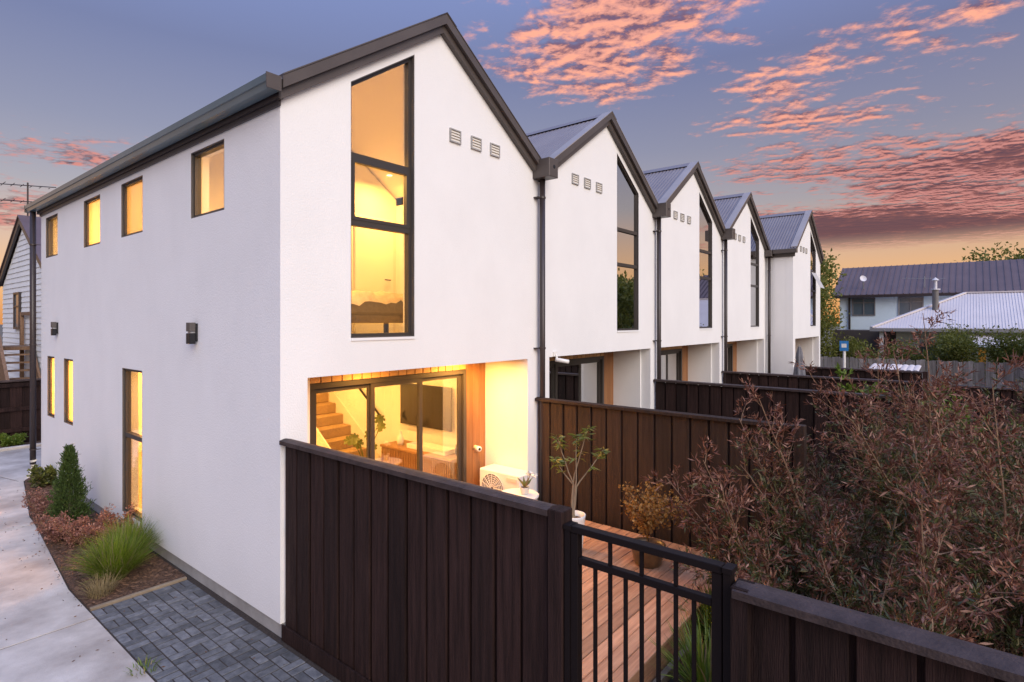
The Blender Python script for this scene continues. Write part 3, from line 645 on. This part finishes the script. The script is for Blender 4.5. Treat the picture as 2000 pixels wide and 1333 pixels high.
def shrub(name, label, base, hgt, spread, seed, stems=9, mt=('purple', 'olive'), group=None, leaf=(.068, .0125), lean=(0, 0), dens=.7, leaders=()):
    rs = np.random.RandomState(seed); t = thing(name, label, 'shrub', base, group); b = np.array(base, float)
    wood = MB(); A, C2 = Leaves(), Leaves()
    for s_ in range(stems+len(leaders)):
        az = 2*math.pi*(s_+rs.rand()*.7)/stems; tilt = spread*rs.uniform(.35, 1.05)
        d = np.array([math.cos(az)*tilt+lean[0], math.sin(az)*tilt+lean[1], 1.]); L1 = hgt*rs.choice([.7, .85, .95, 1.05, 1.3], p=[.2, .25, .25, .2, .1])*math.sqrt(1+tilt*tilt*.45)
        if s_ >= stems: d = np.array(leaders[s_-stems][:3]); L1 = leaders[s_-stems][3]
        st_ = curve(rs, b+np.array([math.cos(az), math.sin(az), 0])*.06, d, L1, 14, .09 if s_ < stems else .035, -.005 if s_ < stems else 0.); wood.tube(st_, .017*(hgt/1.6)**.8, 5, .003, caps=False)
        for k in range(2, 15):
            for rep in range(2 if k < 12 else 1):
                p = st_[k-1]+(st_[k]-st_[k-1])*rs.rand(); dd = norm(st_[k]-st_[k-1]); o = rs.normal(size=3); o -= dd*(o@dd); o = norm(o)
                f = k/14; L2 = hgt*(.34-.20*f)*rs.uniform(.6, 1.2)
                br = curve(rs, p, dd*.75+o*.8, L2, 5, .12, .02); wood.tube(br, .005, 3, .0015, caps=False)
                for q in range(1, 6):
                    for tw in range(2):
                        p2 = br[q]; d2 = norm(br[q]-br[q-1]); o2 = rs.normal(size=3); o2 -= d2*(o2@d2); o2 = norm(o2)
                        L3 = rs.uniform(.07, .17)*(hgt/2)**.5; nl = int(L3/.011*dens); dt = norm(d2*.7+o2*.75+np.array([0, 0, .12]))
                        ts = np.sort(rs.rand(nl)**.6)[:, None]; P = p2+dt*ts*L3; D = dt*.85+rs.normal(size=(nl, 3))*.42
                        h_ = (p2[2]-b[2])/hgt; outer = np.linalg.norm((p2-b)[:2])/(spread*hgt+.2)
                        young = rs.rand() < .05+.72*max(h_, outer)**1.3
                        (A if young else C2).add(P, D, leaf[0]*rs.uniform(.45, 1.35, nl)*rs.uniform(.75, 1.2), leaf[1]*rs.uniform(.8, 1.3, nl))
    wood.build('stems', 'stem', t, fix=False); A.build('young_foliage', mt[0], t, seed=seed)
    if C2.P: C2.build('old_foliage', mt[1], t, seed=seed+1)
    return t
GP = 'purple leaved shrubs behind the gate'
shrub('purple_shrub', 'purple leaved shrub nearest the gate with arching twigs over the deck', (2.6, -3.78, -.012), 1.25, .62, 11, 9, group=GP, lean=(.08, .12), leaders=((.35, .75, .9, 1.9), (.1, .45, 1., 1.8)))
shrub('purple_shrub', 'tall purple leaved shrub in front of the brown fence post', (3.3, -4.15, -.012), 1.62, .6, 12, 9, group=GP, lean=(0, .1), leaders=((-.2, .36, 1., 2.35), (-.1, .5, .9, 2.2)))
shrub('purple_shrub', 'bushy purple leaved shrub directly above the lower right fence', (1.8, -4.50, -.012), 1.32, .55, 13, 10, group=GP)
shrub('purple_shrub', 'tall purple leaved shrub whose top twig crosses the pale roof', (4.3, -4.75, -.012), 2.0, .5, 14, 10, group=GP, leaders=((-.06, .02, 1., 3.05), (.12, -.05, 1., 2.75)))
shrub('purple_shrub', 'purple leaved shrub at the right edge over the fence', (2.6, -5.2, -.012), 1.9, .5, 15, 10, group=GP, leaders=((.05, .05, 1., 2.5), (.2, .1, 1., 2.35)))
shrub('purple_shrub', 'far purple leaved shrub rising at the right edge before the grey fence', (6.3, -5.5, -.012), 2.3, .42, 19, 9, group=GP, leaders=((.0, .1, 1., 2.9),))
shrub('purple_shrub', 'purple leaved shrub reaching before the second courtyard fence', (5.4, -4.2, -.012), 1.85, .55, 16, 9, group=GP, leaders=((-.18, .22, 1., 2.55), (.1, .1, 1., 2.6)))
shrub('green_shrub', 'small fresh green shrub between the far dark courtyard fences', (9.3, -4.3, -.012), 1.65, .4, 17, 7, ('lime', 'olive'), leaf=(.09, .04), dens=.7)
shrub('green_shrub', 'yellow green shrub at the right behind the purple shrubs', (7.8, -5.7, -.012), 1.45, .45, 18, 8, ('lime', 'olive'), leaf=(.09, .035), dens=.8)

def tussock(label, loc, hgt, n, seed, mt='tussock', grp=None, w=.007, spread=.55):
    rs = np.random.RandomState(seed); t = thing('grass_tussock', label, 'plant', loc, grp); b = MB(); sm = MB()
    for k in range(n):
        az = rs.rand()*2*math.pi; r0 = rs.rand()**.5*.11; p = np.array([math.cos(az)*r0+loc[0], math.sin(az)*r0+loc[1], loc[2]])
        tilt = rs.rand()**.8*spread*1.5; a2 = az+rs.normal()*.4; d = np.array([math.cos(a2)*tilt, math.sin(a2)*tilt, 1]); L_ = hgt*rs.uniform(.6, 1.15)
        pts = curve(rs, p, d, L_, 4, .05, -.09*(1+tilt)); sd = norm(np.array([-math.sin(a2), math.cos(a2), rs.normal()*.3])); tgt = sm if rs.rand() < .1 else b
        o = len(tgt.v); ws = [w, w, w*.8, w*.55, w*.1]
        for q, ww in zip(pts, ws): tgt.v += [tuple(q-sd*ww/2), tuple(q+sd*ww/2)]
        tgt.f += [(o+2*i, o+2*i+1, o+2*i+3, o+2*i+2) for i in range(4)]
    tag(b.build('blades', mt, t, fix=False), kind='stuff'); tag(sm.build('dry_blades', 'straw', t, fix=False), kind='stuff'); return t
GT = 'grass tussocks in the side bed'
tussock('bright green grass tussock nearest the paving in the side bed', (-.56, 2.62, .01), .50, 1500, 21, grp=GT)
tussock('green grass tussock against the house wall by the low window', (-.30, 3.05, .01), .52, 1100, 22, grp=GT)
tussock('straw coloured dry grass clump at the bed corner by driveway', (-.78, 2.28, .01), .24, 260, 23, 'straw', w=.005)
tussock('strappy green plant beside the deck seen through the gate', (2.5, -3.22, -.012), .5, 260, 24, 'lime', w=.022)
tussock('strappy green clump close to the gate below purple shrub', (1.75, -3.35, -.012), .55, 200, 25, 'lime', w=.018)
tussock('small weed growing at the paving joint beside the driveway', (-.95, .47, -.0), .07, 60, 26, 'lime', w=.008)
# conifer
t = thing('conifer', 'small dark green conical conifer in the side bed', 'conifer', (-.42, 5.05, .01)); rs = np.random.RandomState(5)
MB().tube([(-.42, 5.05, .0), (-.41, 5.05, .95)], .02, 6, .004).build('trunk', 'bark', t)
lv = Leaves()
for k in range(1500):
    z = rs.rand()**1.25; r = .20*(1-z)**.8*(1+.28*rs.normal())*min(1, .45+z*5); az = rs.rand()*6.283; p = np.array([-.42+r*math.cos(az)*.95, 5.05+r*math.sin(az), .05+z*1.08])
    d = np.array([math.cos(az)*.7, math.sin(az)*.7, 1.]); nl = 7; lv.add(p+rs.normal(size=(nl, 3))*.02, d+rs.normal(size=(nl, 3))*.35, .05*rs.uniform(.6, 1.2, nl), .012)
lv.build('crown', 'conifer', t, seed=2)
GC = 'coppery shrubs in the side bed'
shrub('copper_shrub', 'coppery pink leaved shrub between the conifer and the grass', (-.45, 4.05, .01), .36, .85, 31, 10, ('copper', 'copper'), GC, (.024, .015), dens=.55)
shrub('copper_shrub', 'coppery shrub sprawling over the driveway edge', (-.62, 4.5, .01), .30, 1.0, 32, 8, ('copper', 'copper'), GC, (.028, .018), dens=.6)
shrub('copper_shrub', 'sparse coppery shrub left of the conifer near downpipe', (-.50, 5.9, .01), .34, .9, 33, 8, ('copper', 'copper'), GC, (.028, .018), dens=.45)
shrub('copper_shrub', 'coppery shrub touching the wall under the tall low window', (-.22, 3.75, .01), .36, .6, 36, 8, ('copper', 'copper'), GC, (.028, .018), dens=.5)
shrub('low_shrub', 'low green plant at the foot of the white drain collar', (-.13, 7.9, .01), .3, .6, 34, 7, ('tree', 'olive'), leaf=(.05, .03), dens=.6)
shrub('yellow_shrub', 'yellow green bush at the foot of the far left fence', (.18, 12.42, .02), .26, .7, 35, 7, ('lime', 'lime'), leaf=(.05, .022), dens=.6)
# bark chips in the beds
ch = MB(); rs = np.random.RandomState(9)
for k in range(7000):
    if k < 3800: y = rs.uniform(2.08, 8.3); xl = np.interp(y, [2.0, 2.73, 6.02, 8.58], [-.93, -.93, -.66, -.27]); x = rs.uniform(xl, -.03); z = .013
    else: x, y, z = rs.uniform(.2, 4.), rs.uniform(-4.6, -3.06), -.010
    a = rs.rand()*6.28; l, w = rs.uniform(.01, .038), rs.uniform(.005, .014); ca, sa = math.cos(a), math.sin(a); hh = rs.uniform(.003, .012)
    ch.add([(x-ca*l-sa*w, y-sa*l+ca*w, z), (x-ca*l+sa*w, y-sa*l-ca*w, z+hh*.5), (x+ca*l+sa*w, y+sa*l-ca*w, z+hh), (x+ca*l-sa*w, y+sa*l+ca*w, z+hh*.4)], [(0, 1, 2, 3)])
tag(ch.build('bark_chips', 'chip', fix=False), 'loose brown bark chips scattered over the planting beds', 'bark chips', kind='stuff')
# pots
def pot(name, label, c, r, hgt, m_, soil=.85):
    t = thing(name, label, 'potted plant', c)
    MB().lathe([(.001, 0), (r*.72, 0), (r*.8, hgt*.1), (r, hgt*.93), (r*1.03, hgt), (r*.93, hgt), (r*.88, hgt*.8)], c, 28).build('pot', m_, t, smooth=True)
    MB().lathe([(.001, hgt*soil), (r*.91, hgt*soil)], c, 24).build('soil', 'soil', t); return t
c = (2.92, -1.32, .251); t = pot('potted_tree', 'spindly potted tree in a white pot on the deck', c, .145, .42, 'white'); rs = np.random.RandomState(41); wood = MB(); lv = Leaves()
for d, L_ in (((-.25, .25, 1), 1.02), ((.02, .0, 1), 1.1), ((.18, .02, 1), 1.0), ((.45, -.38, .8), .95), ((-.42, .40, .9), .8)):
    s0 = np.array([c[0], c[1], c[2]+.34]); mid = s0+np.array([.02, 0, .42])+rs.normal(size=3)*.015; wood.tube([s0+rs.normal(size=3)*.012, (s0+mid)/2+rs.normal(size=3)*.01, mid], .013, 6, .010)
    br = curve(rs, mid, np.array(d), L_-.42, 7, .07, .02); wood.tube(br, .009, 5, .004)
    for q in (4, 6, 7):
        p = br[q]; nl = 16 if q > 4 else 6; az = rs.rand(nl)*6.283; D = np.stack([np.cos(az), np.sin(az), rs.uniform(-.7, .5, nl)], 1); lv.add(np.repeat(p[None], nl, 0)+rs.normal(size=(nl, 3))*.015, D, rs.uniform(.07, .13, nl), .026)
wood.build('trunk', 'edging', t, fix=False); lv.build('foliage', 'pot_leaf', t, seed=4, curl=.3)
c = (3.13, -2.17, .251); t = pot('potted_shrub', 'amber leaved shrub in a brown glazed bowl on the deck', c, .19, .22, 'terracotta'); wood = MB(); lv = Leaves(); rs = np.random.RandomState(42)
for k in range(7):
    az = k*.9; d = np.array([math.cos(az)*.5, math.sin(az)*.5, 1]); s0 = np.array([c[0], c[1], c[2]+.18]); m1 = s0+np.array([0, 0, .2]); wood.tube([s0, m1], .009, 5)
    br = curve(rs, m1, d, .46, 6, .15); wood.tube(br, .005, 4, .002)
    for q in range(1, 7):
        for tw in range(7):
            e_ = curve(rs, br[q], norm(rs.normal(size=3)+np.array([0, 0, .3])), .12, 2, .2); wood.tube(e_, .002, 3, .001, caps=False); nl = 7
            lv.add(np.array(e_)[rs.randint(0, 3, nl)]+rs.normal(size=(nl, 3))*.015, rs.normal(size=(nl, 3)), rs.uniform(.028, .045, nl), .03)
wood.build('stems', 'stem', t, fix=False); lv.build('foliage', 'amber', t, seed=6)
c = (2.97, -.56, .751); t = pot('potted_orchid', 'small white flowering plant on the round white table', c, .06, .09, 'vent'); lv = Leaves(); fl = Leaves(); rs = np.random.RandomState(43); wood = MB()
for k in range(8): az = k*.8; lv.add(np.array([c[0], c[1], c[2]+.08]), np.array([math.cos(az), math.sin(az), 1.2]), .16, .035)
for k in range(3):
    br = curve(rs, np.array([c[0], c[1], c[2]+.07]), np.array([.25+.2*k, -.3, 1.]), .2, 4, .1, -.05); wood.tube(br, .004, 4)
    for q in range(6): fl.add(br[4], norm(rs.normal(size=3)), .05, .04)
wood.build('stem', 'stem', t, fix=False); lv.build('foliage', 'pot_leaf', t); fl.build('petals', 'white', t)
c = (3.2, 3.05, FLR+.001); t = pot('potted_monstera', 'large leaved houseplant beside the stairs inside the living room', c, .15, .32, 'terracotta'); wood = MB(); rs = np.random.RandomState(44)
for k in range(7):
    az = k*.95+.4; tip = np.array([c[0]+.26*math.cos(az), c[1]+.30*math.sin(az), c[2]+.55+.085*k]); s0 = np.array([c[0], c[1], c[2]+.26]); wood.tube([s0, (s0+tip)/2+np.array([0, 0, .08]), tip], .008, 5)
    n_ = norm(np.array([-.8, -.5, .5])+rs.normal(size=3)*.25); x_ = norm(np.cross(n_, [0, 0, 1.])); y_ = np.cross(n_, x_); q = MB(); vs = [tip]
    for a in range(30):
        th = 2*math.pi*a/30; r = .095*(1+.25*math.cos(th))*(.62 if a % 4 == 2 else 1); vs.append(tip+x_*r*math.sin(th)-y_*(-1)*r*math.cos(th)+n_*.02*math.cos(2*th))
    q.add(vs, [(0, 1+a, 1+(a+1) % 30) for a in range(30)]); q.build('leaf', 'pot_leaf', t, fix=False)
wood.build('stalks', 'pot_leaf', t, fix=False)

# ------------------------------------------------------------------ background trees
def tree(label, base, hgt, rad, seed, mt='tree', n=420, nl=26, leaf=.22, grp='trees and bushes behind the far fence', nm='tree', trunk=.3, zc=.62):
    rs = np.random.RandomState(seed); t = thing(nm, label, 'tree' if nm == 'tree' else 'bush', base, grp); b = np.array(base, float); wood = MB(); lv = Leaves()
    top = b+np.array([0, 0, hgt*.8]); tr_ = curve(rs, b, np.array([0, 0, 1.]), hgt*.8, 8, .05); wood.tube(tr_, hgt*.022, 8, hgt*.006)
    lobes = [(b+np.array([rs.normal()*rad*.45, rs.normal()*rad*.45, hgt*rs.uniform(trunk+.12, .9)]), rad*rs.uniform(.28, .5)) for _ in range(16)]
    for cc, r in lobes:
        k = rs.randint(2, 8); wood.tube([tr_[k], (tr_[k]+cc)/2+rs.normal(size=3)*.1, cc], hgt*.008, 5, hgt*.002)
    for k in range(n):
        cc, r = lobes[k % 16]; d = norm(rs.normal(size=3)); p = cc+d*r*rs.uniform(.55, 1.15)*np.array([1, 1, .8]); m_ = nl
        lv.add(p+rs.normal(size=(m_, 3))*leaf*1.1, d+rs.normal(size=(m_, 3))*.8, leaf*rs.uniform(.5, 1.1, m_), leaf*.5)
    wood.build('trunk', 'bark', t, fix=False); lv.build('crown', mt, t, seed=seed)
tree('tall yellow green tree left of the dark roofed house', (28.5, 2.6, -.06), 6.6, 2.3, 51, n=1100)
tree('leafy green tree standing beside the last townhouse', (24.5, 1.3, -.06), 4.6, 1.6, 52, n=800, leaf=.15)
tree('tree top showing above the dark roof at upper right', (48, -9.5, -.06), 9.0, 3.6, 53, n=420, leaf=.3)
for x, y, hh, rr, sd, lab in [(24.6, -.6, 2.4, 1.0, 54, 'rounded light green bush by the blue sign'), (25.2, -2.6, 2.3, .95, 55, 'green bush before the verandah corner of pale roofed house'), (24.9, -4.6, 2.5, 1.1, 56, 'wide green bush under the pale roof eaves'),
                              (24.6, -6.4, 2.4, 1.0, 57, 'green bush beside the left orange post'), (24.6, -8.2, 2.2, 1.0, 58, 'green bush at right edge by the orange posts')]:
    tree(lab, (x, y, -.06), hh, rr, sd, n=300, leaf=.12, nm='bush', trunk=.05)
# trees on the other side of the common drive, seen mirrored in the tall windows
for x, y, hh, rr, sd, lab in [(22.5, -10.8, 5.3, 2.3, 61, 'broad garden tree mirrored in the second townhouse window'), (33, -14, 6.0, 2.8, 62, 'garden tree mirrored low in the third townhouse window'), (-14, -9, 6.5, 3., 63, 'street tree mirrored in the near side windows')]:
    tree(lab, (x, y, -.06), hh, rr, sd, n=420, leaf=.28, grp='trees seen mirrored in the windows')

# ------------------------------------------------------------------ far fence, sign, umbrella
wf = thing('weathered_fence', 'grey weathered paling fence in front of the pale roofed house', 'fence', (23, -5, 0))
for z in (.5, 1.25): B(23.02, 23.07, -14, 3.5, z-.04, z+.04).build('rail', 'weather', wf)
wm = [B(-.01, .01, -.072, .072, -.06, hh).mesh('paling', 'weather') for hh in (1.50, 1.52, 1.48)]
for k in range(115): at(wm[k % 3], 'paling', wf, (23+rnd.uniform(-.006, .006), 3.4-.152*k, 0), (rnd.uniform(-.012, .012), 0, 0))
t = thing('street_sign', 'small blue sign on a white pole beyond the dark fences', 'sign', (20.8, -1.39, -.05))
px_ = (20.8, -1.39)
MB().tube([(px_[0], px_[1], -.05), (px_[0], px_[1], 2.2)], .045, 10).build('pole', 'white', t)
B(px_[0]-.06, px_[0]-.046, px_[1]-.14, px_[1]+.14, 1.86, 2.22).build('panel', 'blue', t); B(px_[0]-.062, px_[0]-.0605, px_[1]-.08, px_[1]+.08, 1.98, 2.12).build('symbol', 'white', t)
t = thing('parasol', 'folded grey parasol standing before the farthest townhouse', 'umbrella', (15.25, -1.10, -.012))
MB().tube([(15.25, -1.10, -.01), (15.25, -1.10, 2.24)], .02, 8).build('pole', 'galv', t)
q = MB(); prof = [(.03, 2.2), (.075, 2.0), (.09, 1.88), (.075, 1.82), (.12, 1.6), (.15, 1.2), (.14, .95)]; n = 24
q.v = [(15.25+r*(1+.25*math.cos(6*a))*math.cos(a), -1.10+r*(1+.25*math.cos(6*a))*math.sin(a), z) for r, z in prof for a in [2*math.pi*j/n for j in range(n)]]
q.f = [(i*n+j, i*n+(j+1) % n, (i+1)*n+(j+1) % n, (i+1)*n+j) for i in range(len(prof)-1) for j in range(n)]; q.build('canopy', 'grey', t, smooth=True)
MB().lathe([(.001, 0), (.25, 0), (.25, .05), (.03, .08)], (15.25, -1.10, -.01), 20).build('base', 'grey', t)
t = thing('polycarbonate_roof', 'pale ribbed lean-to roof just above the far dark fence', 'shed roof', (18.5, -3.5, 0))
corrugated(18.0, 1.44, 19.2, 1.53, -3.75, -2.45, .16, .03).build('sheet', 'proof', t)
for x, z in ((18.05, 1.43), (19.15, 1.51)):
    for y in (-3.7, -2.5): B(x-.03, x+.03, y-.03, y+.03, -.012, z).build('post', 'weather', t)

# ------------------------------------------------------------------ neighbouring houses
def ribs(parent, name, p00, p01, p10, p11, n, m_, w=.03, h=.03):
    """raised seams on a roof plane from eave p0* to ridge p1*"""
    b = MB()
    for k in range(n+1):
        s_ = k/n; a = Vector(p00).lerp(Vector(p01), s_); c_ = Vector(p10).lerp(Vector(p11), s_); b.bar(a, c_, w, h)
    return tag(b.build(name, m_, parent), kind='stuff')
nb = thing('neighbour_house', 'pale two storey house with long dark ribbed metal roof', 'house', (38, -4, -.06))
B(35, 41, -9.5, 1.0, -.06, 4.45).build('wall', 'bwall', nb)
rf = MB().add([(34.6, -10, 4.42), (34.6, 1.3, 4.42), (38, 1.3, 6.25), (38, -10, 6.25), (41.4, -10, 4.42), (41.4, 1.3, 4.42), (34.6, -10, 4.30), (34.6, 1.3, 4.30), (41.4, -10, 4.30), (41.4, 1.3, 4.30)],
              [(0, 1, 2, 3), (3, 2, 5, 4), (0, 1, 7, 6), (4, 5, 9, 8), (6, 7, 9, 8)]).build('roof', 'broof', nb)
ribs(rf, 'roof_seams', (34.6, -10, 4.43), (34.6, 1.3, 4.43), (38, -10, 6.26), (38, 1.3, 6.26), 40, 'broof', .035, .05)
MB().add([(35.0, .995, 4.4), (41, .995, 4.4), (38, .995, 6.1)], [(0, 1, 2)]).build('gable_infill', 'bwall', nb)
B(34.52, 34.62, -10, 1.3, 4.26, 4.40).build('gutter', 'pipe', nb)
B(34.9, 34.99, .45, .55, 0, 4.3).build('downpipe', 'pipe', nb)
for ya, yb in ((-.76, .37), (-2.97, -1.83), (-4.9, -4.2)):
    w = MB().plate([[(ya, 3.24), (yb, 3.24), (yb, 4.25), (ya, 4.25)], [(ya+.06, 3.30), (yb-.06, 3.30), (yb-.06, 4.19), (ya+.06, 4.19)]], fx(34.95), .06).build('window', 'weather', nb)
    B(34.985, 34.998, ya+.06, yb-.06, 3.30, 4.19).build('pane', 'bglass', w); B(34.955, 34.984, (ya+yb)/2-.03, (ya+yb)/2+.03, 3.302, 4.188).build('mullion', 'weather', w); B(34.957, 34.984, ya+.061, yb-.061, 3.95, 4.0).build('mullion', 'weather', w)
B(32.2, 35, -2.5, .9, 1.0, 2.45).build('lean_to', 'trim', nb)
sdh = thing('satellite_dish', 'small grey satellite dish on the dark ribbed roof', 'satellite dish', (35.4, -.15, 4.85))
MB().tube([(35.3, -.15, 4.75), (35.15, -.15, 5.25)], .03, 6).build('mast', 'galv', sdh)
MB().lathe([(.001, 0), (.10, .02), (.18, .05)], (35.4, -.15, 4.85), 20).build('dish', 'tilew', sdh).matrix_local = Matrix.Translation((-.35, .0, .5)) @ Matrix.Rotation(R(-65), 4, 'Y') @ Matrix.Rotation(R(30), 4, 'X') @ Matrix.Translation((-35.4*0, 0, 0))
an = thing('roof_antenna', 'thin television antenna low on the dark ribbed roof', 'antenna', (35.3, -3.0, 4.8))
MB().tube([(35.2, -3., 4.7), (35.2, -3., 5.35)], .02, 6).build('mast', 'galv', an); MB().tube([(35.2, -3.9, 5.2), (35.2, -2., 5.3)], .012, 5).build('boom', 'galv', an)
for k in range(5): MB().tube([(34.95, -3.8+.4*k, 5.21+.02*k), (35.45, -3.8+.4*k, 5.21+.02*k)], .01, 5).build('element', 'galv', an)
# pale hip-roofed house
ph = thing('neighbour_house', 'low house with pale pink hipped iron roof and verandah', 'house', (32, -8, -.06))
B(28.4, 33.6, -9.2, -2.3, -.06, 2.5).build('wall', 'bwall', ph)
rf = MB().add([(27.4, -1.45, 2.62), (27.4, -9.5, 2.62), (31, -4.75, 4.22), (31, -9.5, 4.22), (34.6, -1.45, 2.62), (34.6, -9.5, 2.62), (27.4, -1.45, 2.50), (27.4, -9.5, 2.50), (34.6, -1.45, 2.5)],
              [(0, 1, 3, 2), (0, 2, 4), (2, 3, 5, 4), (0, 6, 7, 1), (0, 4, 8, 6)]).build('roof', 'proof', ph)
b = MB(); n = 80
for k in range(n+1):
    y = -1.45-(8.05)*k/n; s_ = min(1., (-1.45-y)/3.3); b.bar((27.4, y, 2.635), (27.4+3.6*s_, y, 2.635+1.6*s_), .05, .008)
tag(b.build('roof_ribs', 'proof', rf), kind='stuff')
MB().bar((27.4, -1.45, 2.66), (31, -4.75, 4.26), .16, .06).build('hip_cap', 'proof', rf); MB().bar((31, -4.75, 4.26), (31, -9.4, 4.26), .16, .06).build('ridge_cap', 'proof', rf)
B(27.28, 27.39, -9.5, -1.4, 2.48, 2.62).build('gutter', 'galv', ph)
MB().add([(26.6, -9.5, 2.0), (26.6, -4.9, 2.0), (27.6, -4.9, 2.40), (27.6, -9.5, 2.40)], [(0, 1, 2, 3)]).build('verandah_roof', 'proof', ph)
B(26.55, 26.62, -9.5, -4.9, 1.9, 2.0).build('verandah_beam', 'wboard', ph)
for y in (-5.3, -6.1): B(26.6, 26.78, y-.12, y+.12, -.06, 1.9).build('verandah_post', 'orange', ph)
B(27.5, 27.62, -1.9, -1.75, -.06, 2.5).build('corner_post', 'wboard', ph)
w = B(28.36, 28.40, -4.4, -3.2, .8, 2.0).build('window', 'bglass', ph); B(28.34, 28.36, -3.83, -3.77, .8, 2.0).build('mullion', 'wboard', w)
fl = thing('chimney_flue', 'pale metal flue pipe rising through the pale hipped roof', 'chimney', (29.3, -3.7, 3.3))
MB().tube([(29.3, -3.7, 3.0), (29.3, -3.7, 4.35)], .12, 14).build('lower_pipe', 'weather', fl); MB().tube([(29.3, -3.7, 4.35), (29.3, -3.7, 4.40)], .18, 14).build('collar', 'tilew', fl)
MB().tube([(29.3, -3.7, 4.40), (29.3, -3.7, 4.78)], .065, 12).build('upper_pipe', 'tilew', fl); MB().lathe([(.001, .14), (.14, .02), (.14, 0), (.001, 0)], (29.3, -3.7, 4.78), 14).build('cowl', 'tilew', fl)
# left neighbour: weatherboard gable
lh = thing('neighbour_house', 'white weatherboard house with steep gable behind far left fence', 'house', (3, 16.5, -.06))
B(1.12, 6, 13.6, 19.4, -.06, 4.13).build('wall', 'wboard', lh)
MB().plate([[(13.6, 4.131), (19.4, 4.131), (16.5, 5.8)]], fx(1.12), 4.8).build('gable_wall', 'wboard', lh)
for k in range(38):
    z = .0+.152*k; y0, y1 = (13.6, 19.4) if z < 4.05 else (16.5-(5.8-z-.15)/.576, 16.5+(5.8-z-.15)/.576)
    if y1-y0 > .1: MB().add([(1.118, y0, z), (1.118, y1, z), (1.094, y1, z), (1.094, y0, z), (1.114, y1, z+.15), (1.114, y0, z+.15), (1.118, y1, z+.15), (1.118, y0, z+.15)], [(2, 3, 5, 4), (0, 1, 2, 3), (1, 2, 4, 6), (0, 3, 5, 7)]).build('weatherboard', 'wboard', lh)
for ye in (19.8, 13.2):
    zz = 5.98-.576*abs(ye-16.5)
    MB().plate([[(16.5, 5.98), (ye, zz), (ye, zz-.2), (16.5, 5.78)]], fx(1.0), .06).build('barge_board', 'pipe', lh)
    MB().plate([[(16.5, 6.03), (ye, zz+.05), (ye, zz+.001), (16.5, 5.981)]], fx(.97), 5.2).build('roof', 'broof', lh)
w = MB().plate([[(16.75, 2.70), (17.5, 2.70), (17.5, 3.8), (16.75, 3.8)], [(16.81, 2.76), (17.44, 2.76), (17.44, 3.74), (16.81, 3.74)]], fx(1.04), .05).build('window', 'pipe', lh); B(1.07, 1.08, 16.81, 17.44, 2.76, 3.74).build('pane', 'bglass', w); B(1.05, 1.069, 16.811, 17.439, 3.35, 3.40).build('mullion', 'pipe', w)
an = thing('roof_antenna', 'television antenna on the left weatherboard gable', 'antenna', (1.2, 16.5, 6.03))
MB().tube([(1.2, 16.5, 6.0), (1.2, 16.5, 7.0)], .022, 6).build('mast', 'pipe', an)
for z in (6.45, 6.92):
    MB().tube([(.6, 16.9, z), (1.8, 16.2, z)], .014, 5).build('boom', 'pipe', an)
    for k in range(6): MB().tube([(.7+.2*k, 16.45, z), (.7+.2*k, 16.9-.1*k+.2, z)], .010, 5).build('element', 'pipe', an)
stt = thing('timber_stairs', 'brown timber outside stairs with rail behind the left fence', 'stairs', (.65, 14, -.06))
for k in range(10): B(.30, 1.0, 13.0+.2*k, 13.24+.2*k, .22+.2*k, .26+.2*k).build('tread', 'brown', stt)
for x in (.27, 1.03): MB().bar((x, 12.95, .08), (x, 15.05, 2.18), .05, .20).build('stringer', 'brown', stt)
B(.25, 1.08, 15.0, 16.3, 2.16, 2.25).build('landing', 'brown', stt)
pb = B(-.05, .05, -.014, .014, 0, .98).mesh('rail_board', 'brown')
for k in range(16): at(pb, 'rail_board', stt, (.225-.0, 13.0+.13*k, .25+.13*k), (0, 0, R(90)))
for k in range(5): at(pb, 'rail_board', stt, (.225, 15.1+.11*k, 2.22), (0, 0, R(90)))
MB().bar((.225, 12.9, 1.18), (.225, 15.05, 3.28), .07, .05).build('handrail', 'brown', stt); B(.19, .26, 15.05, 16.3, 3.20, 3.25).build('handrail', 'brown', stt)
for x, y in ((.24, 12.95), (.24, 15.0), (.24, 16.28), (1.03, 15.0), (1.03, 16.28)): B(x-.045, x+.045, y-.045, y+.045, -.06, 3.2 if y > 14 else 1.3).build('post', 'brown', stt)
B(1.0, 1.06, 15.0, 16.3, 3.1, 3.2).build('handrail', 'brown', stt)
lf = thing('board_fence', 'dark brown board fence closing the end of the driveway', 'fence', (-1, 12.72, 0))
bmL = B(-.105, .105, -.011, .011, -.02, 1.5).mesh('fence_board', 'fence', bevel=.004)
for k in range(36): at(bmL, 'fence_board', lf, (-5.0+.2*k+.1, 12.72+(.02 if k % 2 else 0), 0))
for z in (.35, .85, 1.42): B(-5, 2.2, 12.665, 12.708, z-.045, z+.045).build('rail', 'fence', lf)
B(-5, 2.2, 12.65, 12.78, 1.501, 1.54).build('capping', 'cap', lf)

# fallen leaves on the hard surfaces
lv = Leaves(); rs = np.random.RandomState(77)
for k in range(170):
    y = rs.uniform(-1.5, 9); x = rs.uniform(-1.9, -.1) if k % 3 == 0 else -.96+rs.normal()*.16 if y > 2 else rs.uniform(-1.15, -.06)
    xl = np.interp(y, [2.0, 2.73, 6.02, 8.58], [-.96, -.96, -.70, -.3])
    if y > 1.98: x = min(x, xl-.02)
    lv.add(np.array([x, y, .004+rs.rand()*.004]), np.array([rs.normal(), rs.normal(), .05]), rs.uniform(.015, .04), rs.uniform(.008, .018))
o = lv.build('fallen_leaves', 'chip', None, seed=3, fold=.1); tag(o, 'scattered dry brown leaves lying on driveway and paving', 'fallen leaves')
